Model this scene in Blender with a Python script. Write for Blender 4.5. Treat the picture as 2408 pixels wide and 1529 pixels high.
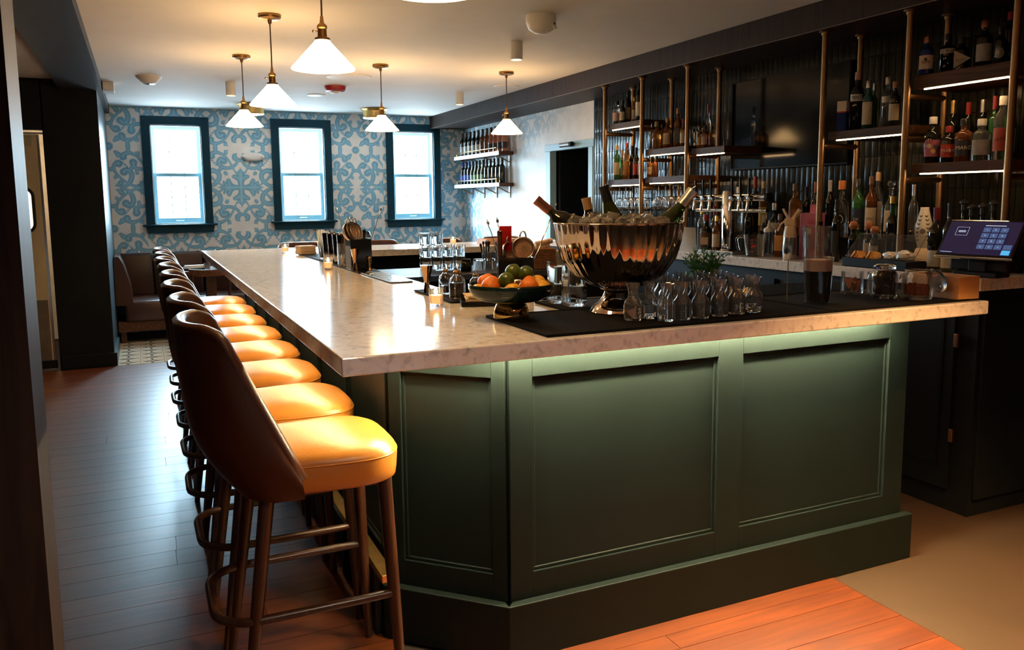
import bpy, bmesh, math, random
import numpy as np
from mathutils import Vector, Matrix
for o in list(bpy.data.objects): bpy.data.objects.remove(o)
S = bpy.context.scene
C = S.collection
R = math.radians
PI = math.pi
# ---------------------------------------------------------------- camera
cam = bpy.data.cameras.new('camera'); camo = bpy.data.objects.new('camera', cam); C.objects.link(camo)
S.camera = camo
cam.sensor_width = 36.0; cam.lens = 1915.3/2408*36.0; cam.shift_y = -60.1/2408; cam.clip_end = 100; cam.clip_start = 0.02
def _cam(yaw, pitch, roll, loc):
    f = Vector((math.sin(yaw)*math.cos(pitch), math.cos(yaw)*math.cos(pitch), -math.sin(pitch)))
    r = f.cross(Vector((0,0,1))).normalized(); u = r.cross(f)
    c, s = math.cos(roll), math.sin(roll)
    r2 = c*r+s*u; u2 = -s*r+c*u
    m = Matrix((r2, u2, -f)).transposed().to_4x4(); m.translation = loc
    return m
camo.matrix_world = _cam(R(24.372), R(7.021), R(-0.5275), Vector((0,0,1.45)))
# ---------------------------------------------------------------- world, exposure
W = bpy.data.worlds.new('world'); S.world = W; W.use_nodes = True
bg = W.node_tree.nodes['Background']
# overcast sky above the horizon, duller ground below it
_tc = W.node_tree.nodes.new('ShaderNodeTexCoord'); _sx = W.node_tree.nodes.new('ShaderNodeSeparateXYZ'); _rp = W.node_tree.nodes.new('ShaderNodeValToRGB')
W.node_tree.links.new(_tc.outputs['Generated'], _sx.inputs[0]); W.node_tree.links.new(_sx.outputs['Z'], _rp.inputs[0]); W.node_tree.links.new(_rp.outputs[0], bg.inputs[0])
_rp.color_ramp.elements[0].position = 0.0; _rp.color_ramp.elements[0].color = (0.12,0.15,0.17,1)
_rp.color_ramp.elements[1].position = 0.12; _rp.color_ramp.elements[1].color = (0.54,0.82,1.0,1)
bg.inputs[1].default_value = 46.0
S.view_settings.view_transform = 'Standard'; S.view_settings.look = 'None'; S.view_settings.gamma = 1.0
S.view_settings.use_curve_mapping = False
S.view_settings.exposure = 1.4
S.cycles.use_denoising = True
S.cycles.sample_clamp_indirect = 4.0
S.cycles.max_bounces = 10; S.cycles.diffuse_bounces = 4; S.cycles.glossy_bounces = 4; S.cycles.transmission_bounces = 10; S.cycles.transparent_max_bounces = 40
S.cycles.caustics_refractive = False; S.cycles.caustics_reflective = False
WARM = (1.0, 0.52, 0.18)
LEDC = (1.0, 0.74, 0.36)
# window daylight enters through portals (no light of their own)
for (wx, wz) in ((0.41,1.76),(1.80,1.77),(3.18,1.77)):
    l = bpy.data.lights.new('window_portal','AREA'); l.shape='RECTANGLE'; l.size=0.53; l.size_y=1.09
    l.cycles.is_portal = True
    o = bpy.data.objects.new('window_portal', l); C.objects.link(o); o.location=(wx,10.06,wz); o.rotation_euler=(R(90),0,0)
    o.rotation_euler=(R(-90),0,0)

# ---------------------------------------------------------------- helpers
def newmat(name):
    m = bpy.data.materials.new(name); m.use_nodes = True
    nt = m.node_tree; return m, nt, nt.nodes['Principled BSDF']
def setp(b, **k):
    names = dict(col='Base Color', rough='Roughness', metal='Metallic', trans='Transmission Weight', ior='IOR', spec='Specular IOR Level', coat='Coat Weight',
                 em='Emission Strength', emc='Emission Color', alpha='Alpha', sss='Subsurface Weight', sheen='Sheen Weight', coatr='Coat Roughness', aniso='Anisotropic')
    for a, v in k.items():
        i = b.inputs[names[a]]
        i.default_value = (tuple(v)+(1,))[:4] if a in ('col','emc') else v
def mat(name, col, rough=0.5, metal=0.0, var=0.12, scale=8.0, bump=0.0, bscale=60.0, stretch=(1,1,1), **k):
    """principled with a noise variation of its base colour (procedural grain) and an optional fine bump"""
    m, nt, b = newmat(name); setp(b, rough=rough, metal=metal, **k)
    N = nt.nodes; L = nt.links
    tc = N.new('ShaderNodeTexCoord'); mp = N.new('ShaderNodeMapping'); mp.inputs['Scale'].default_value = stretch
    L.new(tc.outputs['Object'], mp.inputs['Vector'])
    nz = N.new('ShaderNodeTexNoise'); nz.inputs['Scale'].default_value = scale; nz.inputs['Detail'].default_value = 4
    L.new(mp.outputs[0], nz.inputs['Vector'])
    rp = N.new('ShaderNodeValToRGB'); d = var
    rp.color_ramp.elements[0].position = 0.3; rp.color_ramp.elements[1].position = 0.7
    rp.color_ramp.elements[0].color = tuple(max(0,c*(1-d)) for c in col)+(1,)
    rp.color_ramp.elements[1].color = tuple(min(1,c*(1+d)) for c in col)+(1,)
    L.new(nz.outputs['Fac'], rp.inputs[0]); L.new(rp.outputs[0], b.inputs['Base Color'])
    if bump:
        n2 = N.new('ShaderNodeTexNoise'); n2.inputs['Scale'].default_value = bscale; n2.inputs['Detail'].default_value = 3
        L.new(mp.outputs[0], n2.inputs['Vector'])
        bp = N.new('ShaderNodeBump'); bp.inputs['Strength'].default_value = bump; bp.inputs['Distance'].default_value = 0.01
        L.new(n2.outputs['Fac'], bp.inputs['Height']); L.new(bp.outputs[0], b.inputs['Normal'])
    return m
def wood(name, dark, light, axis=0, scale=3.0, rough=0.35, rnd=0.25, **k):
    """grain stretched along an object axis, tinted per object"""
    m, nt, b = newmat(name); setp(b, rough=rough, **k); N = nt.nodes; L = nt.links
    tc = N.new('ShaderNodeTexCoord'); mp = N.new('ShaderNodeMapping')
    sc = [14.0]*3; sc[axis] = 0.9; mp.inputs['Scale'].default_value = sc
    geo = N.new('ShaderNodeNewGeometry'); oi = N.new('ShaderNodeObjectInfo')
    add = N.new('ShaderNodeVectorMath'); add.operation='ADD'
    ml = N.new('ShaderNodeVectorMath'); ml.operation='SCALE'; ml.inputs['Scale'].default_value = 7.0
    cmb = N.new('ShaderNodeCombineXYZ')
    for i in range(3): L.new(oi.outputs['Random'], cmb.inputs[i])
    L.new(cmb.outputs[0], ml.inputs[0]); L.new(geo.outputs['Position'], add.inputs[0]); L.new(ml.outputs[0], add.inputs[1])
    L.new(add.outputs[0], mp.inputs['Vector'])
    nz = N.new('ShaderNodeTexNoise'); nz.inputs['Scale'].default_value = scale; nz.inputs['Detail'].default_value = 6; nz.inputs['Distortion'].default_value = 1.2
    L.new(mp.outputs[0], nz.inputs['Vector'])
    rp = N.new('ShaderNodeValToRGB'); rp.color_ramp.elements[0].position=0.32; rp.color_ramp.elements[1].position=0.68
    rp.color_ramp.elements[0].color = tuple(dark)+(1,); rp.color_ramp.elements[1].color = tuple(light)+(1,)
    L.new(nz.outputs['Fac'], rp.inputs[0])
    hv = N.new('ShaderNodeHueSaturation'); mr = N.new('ShaderNodeMapRange'); mr.inputs['To Min'].default_value = 1-rnd; mr.inputs['To Max'].default_value = 1+rnd
    L.new(oi.outputs['Random'], mr.inputs['Value']); L.new(mr.outputs[0], hv.inputs['Value']); L.new(rp.outputs[0], hv.inputs['Color'])
    L.new(hv.outputs[0], b.inputs['Base Color'])
    bp = N.new('ShaderNodeBump'); bp.inputs['Strength'].default_value=0.05; bp.inputs['Distance'].default_value=0.002
    L.new(nz.outputs['Fac'], bp.inputs['Height']); L.new(bp.outputs[0], b.inputs['Normal'])
    return m
def emis(name, col, strength, base=(0.8,0.8,0.8)):
    m, nt, b = newmat(name); setp(b, col=base, emc=col, em=strength, rough=0.5); return m
def glass(name, col=(1,1,1), rough=0.0, ior=1.45, tr=0.955):
    m, nt, b = newmat(name); setp(b, col=col, rough=rough, trans=tr, ior=ior); return m
def pane_glass(name, tint=(1,1,1), refl=0.08):
    m, nt, b = newmat(name); N=nt.nodes; L=nt.links
    t = N.new('ShaderNodeBsdfTransparent'); t.inputs[0].default_value = tuple(tint)+(1,)
    g = N.new('ShaderNodeBsdfGlossy'); g.inputs['Roughness'].default_value = 0.02
    mx = N.new('ShaderNodeMixShader'); mx.inputs[0].default_value = refl
    L.new(t.outputs[0], mx.inputs[1]); L.new(g.outputs[0], mx.inputs[2]); L.new(mx.outputs[0], nt.nodes['Material Output'].inputs[0])
    return m
def thin_glass(name, tint=(0.975,0.98,0.98), haze=0.035, rough=0.01, boost=1.25):
    m, nt, b = newmat(name); N=nt.nodes; L=nt.links; nt.nodes.remove(b)
    t = N.new('ShaderNodeBsdfTransparent'); t.inputs[0].default_value = tuple(tint)+(1,)
    d = N.new('ShaderNodeBsdfDiffuse'); d.inputs[0].default_value = (0.85,0.86,0.86,1)
    m1 = N.new('ShaderNodeMixShader'); m1.inputs[0].default_value = haze; L.new(t.outputs[0], m1.inputs[1]); L.new(d.outputs[0], m1.inputs[2])
    g = N.new('ShaderNodeBsdfGlossy'); g.inputs['Roughness'].default_value = rough
    f = N.new('ShaderNodeFresnel'); f.inputs['IOR'].default_value = 1.5
    k = N.new('ShaderNodeMath'); k.operation='MULTIPLY'; k.inputs[1].default_value = boost; k.use_clamp = True; L.new(f.outputs[0], k.inputs[0])
    m2 = N.new('ShaderNodeMixShader'); L.new(k.outputs[0], m2.inputs[0]); L.new(m1.outputs[0], m2.inputs[1]); L.new(g.outputs[0], m2.inputs[2])
    L.new(m2.outputs[0], nt.nodes['Material Output'].inputs[0]); return m
def marble(name, base, vein, vs=5.0, rough=0.12):
    m, nt, b = newmat(name); setp(b, rough=rough, spec=0.5); N=nt.nodes; L=nt.links
    geo = N.new('ShaderNodeNewGeometry')
    n1 = N.new('ShaderNodeTexNoise'); n1.inputs['Scale'].default_value=vs; n1.inputs['Detail'].default_value=8; n1.inputs['Distortion'].default_value=1.5
    L.new(geo.outputs['Position'], n1.inputs['Vector'])
    n2 = N.new('ShaderNodeTexNoise'); n2.inputs['Scale'].default_value=38; n2.inputs['Detail'].default_value=5; n2.inputs['Distortion'].default_value=0.6
    L.new(geo.outputs['Position'], n2.inputs['Vector'])
    r1 = N.new('ShaderNodeValToRGB'); r1.color_ramp.elements[0].position=0.47; r1.color_ramp.elements[1].position=0.55
    r1.color_ramp.elements[0].color=(1,1,1,1); r1.color_ramp.elements[1].color=(0.90,0.90,0.90,1)
    e = r1.color_ramp.elements.new(0.50); e.color=(0.62,0.62,0.62,1)
    L.new(n1.outputs['Fac'], r1.inputs[0])
    r2 = N.new('ShaderNodeValToRGB'); r2.color_ramp.elements[0].position=0.52; r2.color_ramp.elements[1].position=0.72
    r2.color_ramp.elements[0].color=tuple(base)+(1,); r2.color_ramp.elements[1].color=tuple(vein)+(1,)
    L.new(n2.outputs['Fac'], r2.inputs[0])
    mx = N.new('ShaderNodeMix'); mx.data_type='RGBA'; mx.blend_type='MULTIPLY'; mx.inputs[0].default_value=0.22
    L.new(r2.outputs[0], mx.inputs[6]); L.new(r1.outputs[0], mx.inputs[7]); L.new(mx.outputs[2], b.inputs['Base Color'])
    return m

def link(o, parent=None):
    C.objects.link(o)
    if parent is not None: o.parent = parent
    return o
def mesh_from(bm, name, smooth=None):
    me = bpy.data.meshes.new(name); bm.normal_update(); bm.to_mesh(me); bm.free()
    if smooth is not None:
        me.polygons.foreach_set('use_smooth', [True]*len(me.polygons))
        if smooth < 179:
            try: me.set_sharp_from_angle(angle=R(smooth))
            except Exception: pass
    return me
def obj(name, geo, m=None, parent=None, loc=(0,0,0), rot=(0,0,0), scale=None, smooth=None):
    """geo is a bmesh or a mesh; ONE mesh object"""
    me = mesh_from(geo, name, smooth) if isinstance(geo, bmesh.types.BMesh) else geo
    if m is not None and not me.materials: me.materials.append(m)
    o = bpy.data.objects.new(name, me); link(o, parent); o.location = loc; o.rotation_euler = rot
    if scale is not None: o.scale = scale
    return o
def tag(o, label, cat=None, group=None, kind=None):
    if label: o['label'] = label
    if cat: o['category'] = cat
    if group: o['group'] = group
    if kind: o['kind'] = kind
    return o
def thing(name, label, cat, loc=(0,0,0), rz=0.0, group=None, kind=None, rot=None):
    o = bpy.data.objects.new(name, None); link(o); o.location = loc; o.rotation_euler = rot if rot else (0,0,rz); o.empty_display_size = 0.05
    return tag(o, label, cat, group, kind)
def dup(root, loc=None, rz=None, label=None, group=None, rot=None):
    r = root.copy(); C.objects.link(r)
    if loc is not None: r.location = loc
    if rz is not None: r.rotation_euler = (0,0,rz)
    if rot is not None: r.rotation_euler = rot
    if label: r['label'] = label
    if group: r['group'] = group
    for ch in list(root.children):
        c = ch.copy(); C.objects.link(c); c.parent = r
        for g in list(ch.children):
            d = g.copy(); C.objects.link(d); d.parent = c
    return r
# --- geometry, each returns / extends a bmesh
def box(bm, x0,x1,y0,y1,z0,z1, bev=0.0, seg=2):
    r = bmesh.ops.create_cube(bm, size=1.0); vs = r['verts']
    for v in vs: v.co = Vector(((x0+x1)/2+v.co.x*(x1-x0), (y0+y1)/2+v.co.y*(y1-y0), (z0+z1)/2+v.co.z*(z1-z0)))
    if bev > 0:
        es = list({e for v in vs for e in v.link_edges})
        bmesh.ops.bevel(bm, geom=es, offset=bev, segments=seg, affect='EDGES', profile=0.5)
    return bm
def B(*a, **k): return box(bmesh.new(), *a, **k)
def lathe(bm, prof, seg=24, cx=0, cy=0, z0=0, mod=None, arc=None):
    """prof: list of (r,z); r=0 closes to a point. mod(theta)->radius factor"""
    rings = []
    full = arc is None
    a0, a1 = arc if arc else (0, 2*PI)
    n = seg if full else seg+1
    for (r, z) in prof:
        if r <= 1e-6: rings.append([bm.verts.new((cx, cy, z0+z))])
        else:
            ring = []
            for i in range(n):
                t = a0+(a1-a0)*i/seg; rr = r*(mod(t) if mod else 1.0)
                ring.append(bm.verts.new((cx+rr*math.cos(t), cy+rr*math.sin(t), z0+z)))
            rings.append(ring)
    for a, b in zip(rings[:-1], rings[1:]):
        m = seg
        for i in range(m):
            j = (i+1) % n if full else i+1
            try:
                if len(a)==1 and len(b)==1: continue
                if len(a)==1: bm.faces.new((a[0], b[j], b[i]))
                elif len(b)==1: bm.faces.new((a[i], a[j], b[0]))
                else: bm.faces.new((a[i], a[j], b[j], b[i]))
            except ValueError: pass
    return bm
def LA(prof, seg=24, **k): return lathe(bmesh.new(), prof, seg, **k)
def tube(bm, pts, r, seg=8, closed=False, caps=True, rads=None):
    P = [Vector(p) for p in pts]; n = len(P); rings = []
    up = Vector((0,0,1)); prev = None
    for i in range(n):
        if closed: t = (P[(i+1)%n]-P[i-1]).normalized()
        else: t = (P[min(i+1,n-1)]-P[max(i-1,0)]).normalized()
        if prev is None:
            a = up if abs(t.z) < 0.95 else Vector((1,0,0))
            s = t.cross(a).normalized()
        else:
            s = prev - t*prev.dot(t)
            s = s.normalized() if s.length > 1e-6 else t.cross(up).normalized()
        prev = s; w = t.cross(s); rr = rads[i] if rads else r
        rings.append([bm.verts.new(P[i]+rr*(math.cos(2*PI*k/seg)*s+math.sin(2*PI*k/seg)*w)) for k in range(seg)])
    rng = range(n) if closed else range(n-1)
    for i in rng:
        a, b = rings[i], rings[(i+1)%n]
        for k in range(seg):
            try: bm.faces.new((a[k], a[(k+1)%seg], b[(k+1)%seg], b[k]))
            except ValueError: pass
    if caps and not closed:
        try: bm.faces.new(list(reversed(rings[0]))); bm.faces.new(rings[-1])
        except ValueError: pass
    return bm
def T(pts, r, seg=8, **k): return tube(bmesh.new(), pts, r, seg, **k)
def prism(bm, poly, z0, z1, bev=0.0):
    lo = [bm.verts.new((x,y,z0)) for x,y in poly]; hi = [bm.verts.new((x,y,z1)) for x,y in poly]
    n = len(poly); fs = [bm.faces.new(list(reversed(lo))), bm.faces.new(hi)]
    for i in range(n): fs.append(bm.faces.new((lo[i],lo[(i+1)%n],hi[(i+1)%n],hi[i])))
    if bev: bmesh.ops.bevel(bm, geom=list({e for f in fs for e in f.edges}), offset=bev, segments=2, affect='EDGES', profile=0.5)
    return bm
def PR(poly, z0, z1, bev=0.0): return prism(bmesh.new(), poly, z0, z1, bev)
def ring_pts(r, n, z=0, a0=0, a1=2*PI, ends=False):
    m = n-1 if ends else n
    return [(r*math.cos(a0+(a1-a0)*i/m), r*math.sin(a0+(a1-a0)*i/m), z) for i in range(n)]
def text(name, body, size, m, parent, loc, rot, ext=0.0004):
    cu = bpy.data.curves.new(name, 'FONT'); cu.body = body; cu.size = size; cu.align_x='CENTER'; cu.align_y='CENTER'; cu.extrude = ext; cu.resolution_u = 2
    cu.materials.append(m)
    o = bpy.data.objects.new(name, cu); link(o, parent); o.location = loc; o.rotation_euler = rot
    return o
rnd = random.Random(7)
# ================================================================ materials
M = {}
M['ceiling'] = mat('ceiling_paint', (0.80,0.77,0.73), 0.75, var=0.03, scale=3)
M['white_wall'] = mat('white_wall_paint', (0.80,0.82,0.83), 0.6, var=0.03, scale=3)
M['navy'] = mat('navy_window_paint', (0.004,0.040,0.062), 0.5, var=0.1, spec=0.18)
M['teal'] = mat('pale_blue_paint', (0.30,0.50,0.60), 0.45, var=0.06)
M['sash'] = mat('white_sash_paint', (0.75,0.85,0.88), 0.4, var=0.04)
M['sash_blue'] = mat('pale_teal_sash', (0.22,0.46,0.56), 0.4, var=0.04)
M['darkwall'] = mat('near_black_paint', (0.006,0.008,0.010), 0.5, var=0.15, spec=0.2)
M['pierblue'] = mat('blue_black_paint', (0.02,0.045,0.06), 0.32, var=0.15)
M['green'] = mat('dark_green_paint', (0.0048,0.0084,0.0074), 0.5, var=0.10, scale=4, spec=0.12)
M['beamwood'] = wood('dark_stained_oak', (0.016,0.0080,0.0060), (0.038,0.021,0.016), axis=2, rough=0.5, rnd=0.1, spec=0.22)
M['beamwood_y'] = wood('dark_stained_oak_long', (0.007,0.005,0.0045), (0.018,0.013,0.011), axis=0, rough=0.5, rnd=0.1, spec=0.35)
M['walnut'] = wood('walnut', (0.040,0.016,0.008), (0.11,0.045,0.020), axis=1, rough=0.5, rnd=0.15, spec=0.25)
M['walnut_z'] = wood('walnut_upright', (0.022,0.008,0.004), (0.065,0.023,0.010), axis=2, rough=0.32, rnd=0.15)
M['plank'] = wood('hardwood_plank', (0.058,0.0115,0.002), (0.130,0.029,0.0045), axis=0, scale=2.2, rough=0.36, rnd=0.18, spec=0.85)
M['sub'] = mat('floor_joint', (0.02,0.012,0.008), 0.9)
M['slab'] = mat('sealed_floor', (0.042,0.026,0.015), 0.42, var=0.18, scale=2.0, bump=0.05, bscale=80)
M['leather'] = mat('tan_leather', (0.50,0.19,0.028), 0.30, var=0.08, scale=5, bump=0.10, bscale=220)
M['leather_d'] = mat('brown_leather', (0.055,0.016,0.0065), 0.36, var=0.10, scale=5, bump=0.10, bscale=200)
M['banq'] = mat('banquette_leather', (0.040,0.0135,0.008), 0.34, var=0.12, scale=4, bump=0.08, bscale=160)
M['marble'] = marble('carrara_marble', (0.82,0.80,0.78), (0.50,0.49,0.49))
M['brass'] = mat('brass', (0.78,0.50,0.17), 0.28, 1.0, var=0.10, scale=20)
M['oldbrass'] = mat('aged_brass', (0.34,0.19,0.075), 0.34, 1.0, var=0.15, scale=30)
M['steel'] = mat('stainless_steel', (0.62,0.60,0.58), 0.20, 1.0, var=0.06, scale=30)
M['chrome'] = mat('polished_steel', (0.80,0.77,0.74), 0.06, 1.0, var=0.04)
M['black'] = mat('matt_black', (0.006,0.006,0.0065), 0.55, var=0.2, spec=0.2)
M['rubber'] = mat('black_rubber', (0.005,0.005,0.005), 0.75, var=0.2, scale=40, spec=0.12)
M['gloss_black'] = mat('gloss_black', (0.010,0.011,0.012), 0.08, var=0.1)
M['white'] = mat('white_enamel', (0.78,0.76,0.73), 0.45, var=0.03)
M['plastic_white'] = mat('white_plastic', (0.80,0.79,0.76), 0.4, var=0.03)
M['glass'] = glass('clear_glass', (0.98,0.985,0.985), tr=0.985)
M['carafe_glass'] = glass('carafe_glass', (0.98,0.985,0.985), tr=0.94)
M['thin'] = thin_glass('thin_glass', haze=0.02, boost=0.6)
M['pane'] = pane_glass('window_glass')
M['tile'] = mat('dark_glazed_tile', (0.013,0.0125,0.007), 0.14, var=0.35, scale=9, bump=0.06, bscale=22, stretch=(1,1,0.35), spec=0.15)
M['led'] = emis('led_strip', LEDC, 26.0)

# ================================================================ structure
CZ = 2.495
def struct(name, bm, m, label, cat, parent=None):
    o = obj(name, bm, m, parent)
    return tag(o, label, cat, kind='structure')
struct('ceiling', B(-4.2,3.86,-3.0,10.2,CZ,CZ+0.1), M['ceiling'], 'smooth off-white plaster ceiling over the whole bar room', 'ceiling')
# floor: sub base, planks, sealed slab, patterned tiles as parts
fl = struct('floor', B(-4.2,3.95,-3.0,10.2,-0.06,-0.012), M['sub'], 'hardwood plank floor with tiled and sealed areas', 'floor')
def grid_unit():
    return mesh_from(box(bmesh.new(), -.5,.5,-.5,.5,-1,0), 'plank')
pu = grid_unit(); pu.materials.append(M['plank'])
yy = 2.925-0.1525*9; PW = 0.1525
row = 0
pr = random.Random(3)
y0r = 7.985-PW*((7.985-0.2)//PW)
y = y0r
while y < 7.98:
    x = -2.1 - pr.random()*1.2
    right = 2.33 if y < 2.2 else 0.70
    while x < right:
        ln = 0.9+pr.random()*1.1; x1 = min(x+ln, right)
        if right-x1 < 0.25: x1 = right
        if x1 > -2.0:
            o = obj('plank', pu, None, fl, (( x+x1)/2, y+PW/2, 0), scale=(x1-x-0.0022, PW-0.0022, 0.012))
        x = x1
    y += PW
obj('border_plank', pu, None, fl, ((0.70+2.33)/2,2.16,0.0012), scale=(1.63,0.075,0.012))
obj('sealed_slab', B(2.332,3.86,-3.0,7.9,-0.012,-0.001), M['slab'], fl)
obj('sealed_slab', B(0.9,2.33,2.3,7.9,-0.012,-0.001), M['slab'], fl)
for yj in (1.30,2.62): obj('slab_seam', B(2.332,3.86,yj,yj+0.004,-0.001,0.0004), M['sub'], fl)
# encaustic tiles near the banquette
def tile_material():
    m, nt, b = newmat('encaustic_tile'); N=nt.nodes; L=nt.links; setp(b, rough=0.16)
    tc = N.new('ShaderNodeTexCoord'); sp = N.new('ShaderNodeSeparateXYZ'); L.new(tc.outputs['Object'], sp.inputs[0])
    def math_(op, a, b2=None, v=None):
        n = N.new('ShaderNodeMath'); n.operation = op
        (L.new(a, n.inputs[0]) if not isinstance(a,(int,float)) else n.inputs[0].__setattr__('default_value',a))
        if b2 is not None: (L.new(b2, n.inputs[1]) if not isinstance(b2,(int,float)) else n.inputs[1].__setattr__('default_value',b2))
        return n.outputs[0]
    ax = math_('ABSOLUTE', sp.outputs[0]); ay = math_('ABSOLUTE', sp.outputs[1])
    s = math_('ADD', ax, ay); mn = math_('MULTIPLY', ax, ay); star = math_('ADD', s, math_('MULTIPLY', mn, 9.0))
    lt = math_('LESS_THAN', star, 0.52); lt2 = math_('LESS_THAN', s, 0.20)
    mx = N.new('ShaderNodeMix'); mx.data_type='RGBA'; mx.inputs[6].default_value=(0.55,0.47,0.36,1); mx.inputs[7].default_value=(0.035,0.05,0.055,1); L.new(lt, mx.inputs[0])
    m2 = N.new('ShaderNodeMix'); m2.data_type='RGBA'; m2.inputs[7].default_value=(0.50,0.42,0.32,1); L.new(mx.outputs[2], m2.inputs[6]); L.new(lt2, m2.inputs[0])
    L.new(m2.outputs[2], b.inputs['Base Color'])
    nz = N.new('ShaderNodeTexNoise'); nz.inputs['Scale'].default_value=3.0; L.new(tc.outputs['Object'], nz.inputs['Vector'])
    bp = N.new('ShaderNodeBump'); bp.inputs['Strength'].default_value=0.25; bp.inputs['Distance'].default_value=0.05; L.new(nz.outputs['Fac'], bp.inputs['Height']); L.new(bp.outputs[0], b.inputs['Normal'])
    return m
tu = mesh_from(box(bmesh.new(), -.5,.5,-.5,.5,-1,0), 'floor_tile'); tu.materials.append(tile_material())
tp = 0.203
yj = 8.0
while yj < 10.0:
    xj = -0.28
    while xj < 3.8:
        if yj < 9.4 and (xj < 1.2): obj('floor_tile', tu, None, fl, (xj+tp/2, yj+tp/2, 0.0), scale=(tp-0.003,tp-0.003,0.012))
        xj += tp
    yj += tp
obj('tile_field', B(0.94,3.86,8.0,10.0,-0.012,-0.0005), M['slab'], fl)
obj('tile_field', B(-0.28,0.94,9.42,10.0,-0.012,-0.0005), M['slab'], fl)

# ---- mural: painted scroll ornament, evaluated as a stroke pattern
QX, QZ = 0.34, 0.449
def quad_M1():
    st = [  # (points, radii)
     ([(.0,.31),(.03,.31)],[.018,.018]),
     ([(.02,.31),(.045,.265),(.09,.232),(.15,.22),(.205,.238),(.232,.28),(.21,.318),(.178,.302)],[.012,.015,.017,.018,.021,.024,.027,.034]),
     ([(.03,.315),(.052,.335),(.055,.362),(.03,.385)],[.02,.027,.022,.004]),
     ([(.05,.16),(.085,.235),(.125,.31),(.18,.37),(.245,.398),(.30,.385),(.305,.355)],[.007,.009,.011,.014,.018,.022,.032]),
     ([(.26,.395),(.262,.449)],[.015,.021]),
     ([(.34,.185),(.285,.19),(.238,.155),(.238,.095),(.285,.04),(.34,.012)],[.03,.024,.024,.023,.020,.016]),
     ([(.20,.225),(.235,.192)],[.020,.016]),
     ([(.20,.02),(.28,.075),(.345,.15)],[.008,.012,.014]),
     ([(.15,.395),(.145,.42)],[.020,.006]),([(.15,.395),(.165,.425)],[.016,.004]),([(.15,.395),(.128,.422)],[.016,.004]),
     ([(.165,.165),(.145,.14)],[.018,.005]),([(.165,.165),(.172,.138)],[.015,.004]),([(.165,.165),(.138,.162)],[.015,.004]),
     ([(.30,.305)]*2,[.0105]*2),([(.28,.28)]*2,[.0105]*2),([(.26,.257)]*2,[.0105]*2),
     # petals of the big flower
     ([(0,.0),(0,.06),(0,.13),(0,.19)],[.024,.030,.045,.016]),([(.02,.10),(.07,.125),(.095,.118)],[.028,.020,.004]),([(.01,.15),(.045,.18)],[.022,.004]),([(0,.17),(0,.225)],[.02,.003]),
     ([(.0,.0),(.07,.0),(.14,.0),(.20,.0)],[.022,.026,.050,.02]),([(.12,.03),(.135,.075),(.125,.10)],[.028,.022,.004]),([(.15,.02),(.185,.055),(.19,.075)],[.025,.014,.003]),([(.19,.0),(.25,.0)],[.022,.003])]
    return st
def quad_M2():
    st = [
     ([(0,.449)]*2,[.038,.038]),
     ([(.062,.388),(.088,.362)],[.015,.026]),([(.088,.362),(.122,.368)],[.018,.003]),([(.088,.362),(.118,.334)],[.018,.003]),([(.085,.362),(.080,.326)],[.018,.003]),
     ([(0,.20),(.035,.20)],[.019,.019]),
     ([(.03,.20),(.045,.245),(.075,.268),(.088,.262)],[.015,.018,.026,.036]),
     ([(.035,.20),(.062,.148),(.115,.09),(.19,.035),(.27,.008)],[.015,.014,.013,.013,.013]),
     ([(.055,.12),(.032,.10)],[.018,.004]),([(.055,.12),(.05,.088)],[.016,.003]),([(.055,.12),(.028,.122)],[.016,.003]),
     ([(.135,.170),(.16,.192),(.198,.178),(.212,.13),(.195,.07),(.15,.022),(.095,.012)],[.036,.026,.024,.024,.022,.016,.012]),
     ([(.10,.055),(.075,.03),(.04,.018)],[.026,.018,.004]),
     ([(.135,.335),(.145,.362),(.20,.378),(.265,.35),(.315,.29),(.34,.24)],[.034,.022,.019,.014,.011,.009]),
     ([(.19,.378),(.19,.449)],[.016,.021]),
     ([(.28,.365),(.285,.395)],[.02,.005]),([(.28,.365),(.30,.388)],[.016,.004]),([(.28,.365),(.262,.39)],[.016,.004]),
     ([(.235,.275),(.238,.235),(.275,.208),(.34,.20)],[.036,.022,.018,.016]),([(.195,.195),(.235,.235)],[.018,.016]),
     ([(.13,.27)]*2,[.0105]*2),([(.15,.248)]*2,[.0105]*2),([(.17,.228)]*2,[.0105]*2),
     ([(.265,.16),(.25,.19)],[.018,.005]),([(.265,.16),(.285,.18)],[.015,.004]),
     ([(.34,.0),(.28,.0),(.22,.0)],[.05,.035,.003]),([(.31,.03),(.295,.075)],[.03,.004]),([(.34,.05),(.335,.11)],[.03,.004])]
    return st
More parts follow.
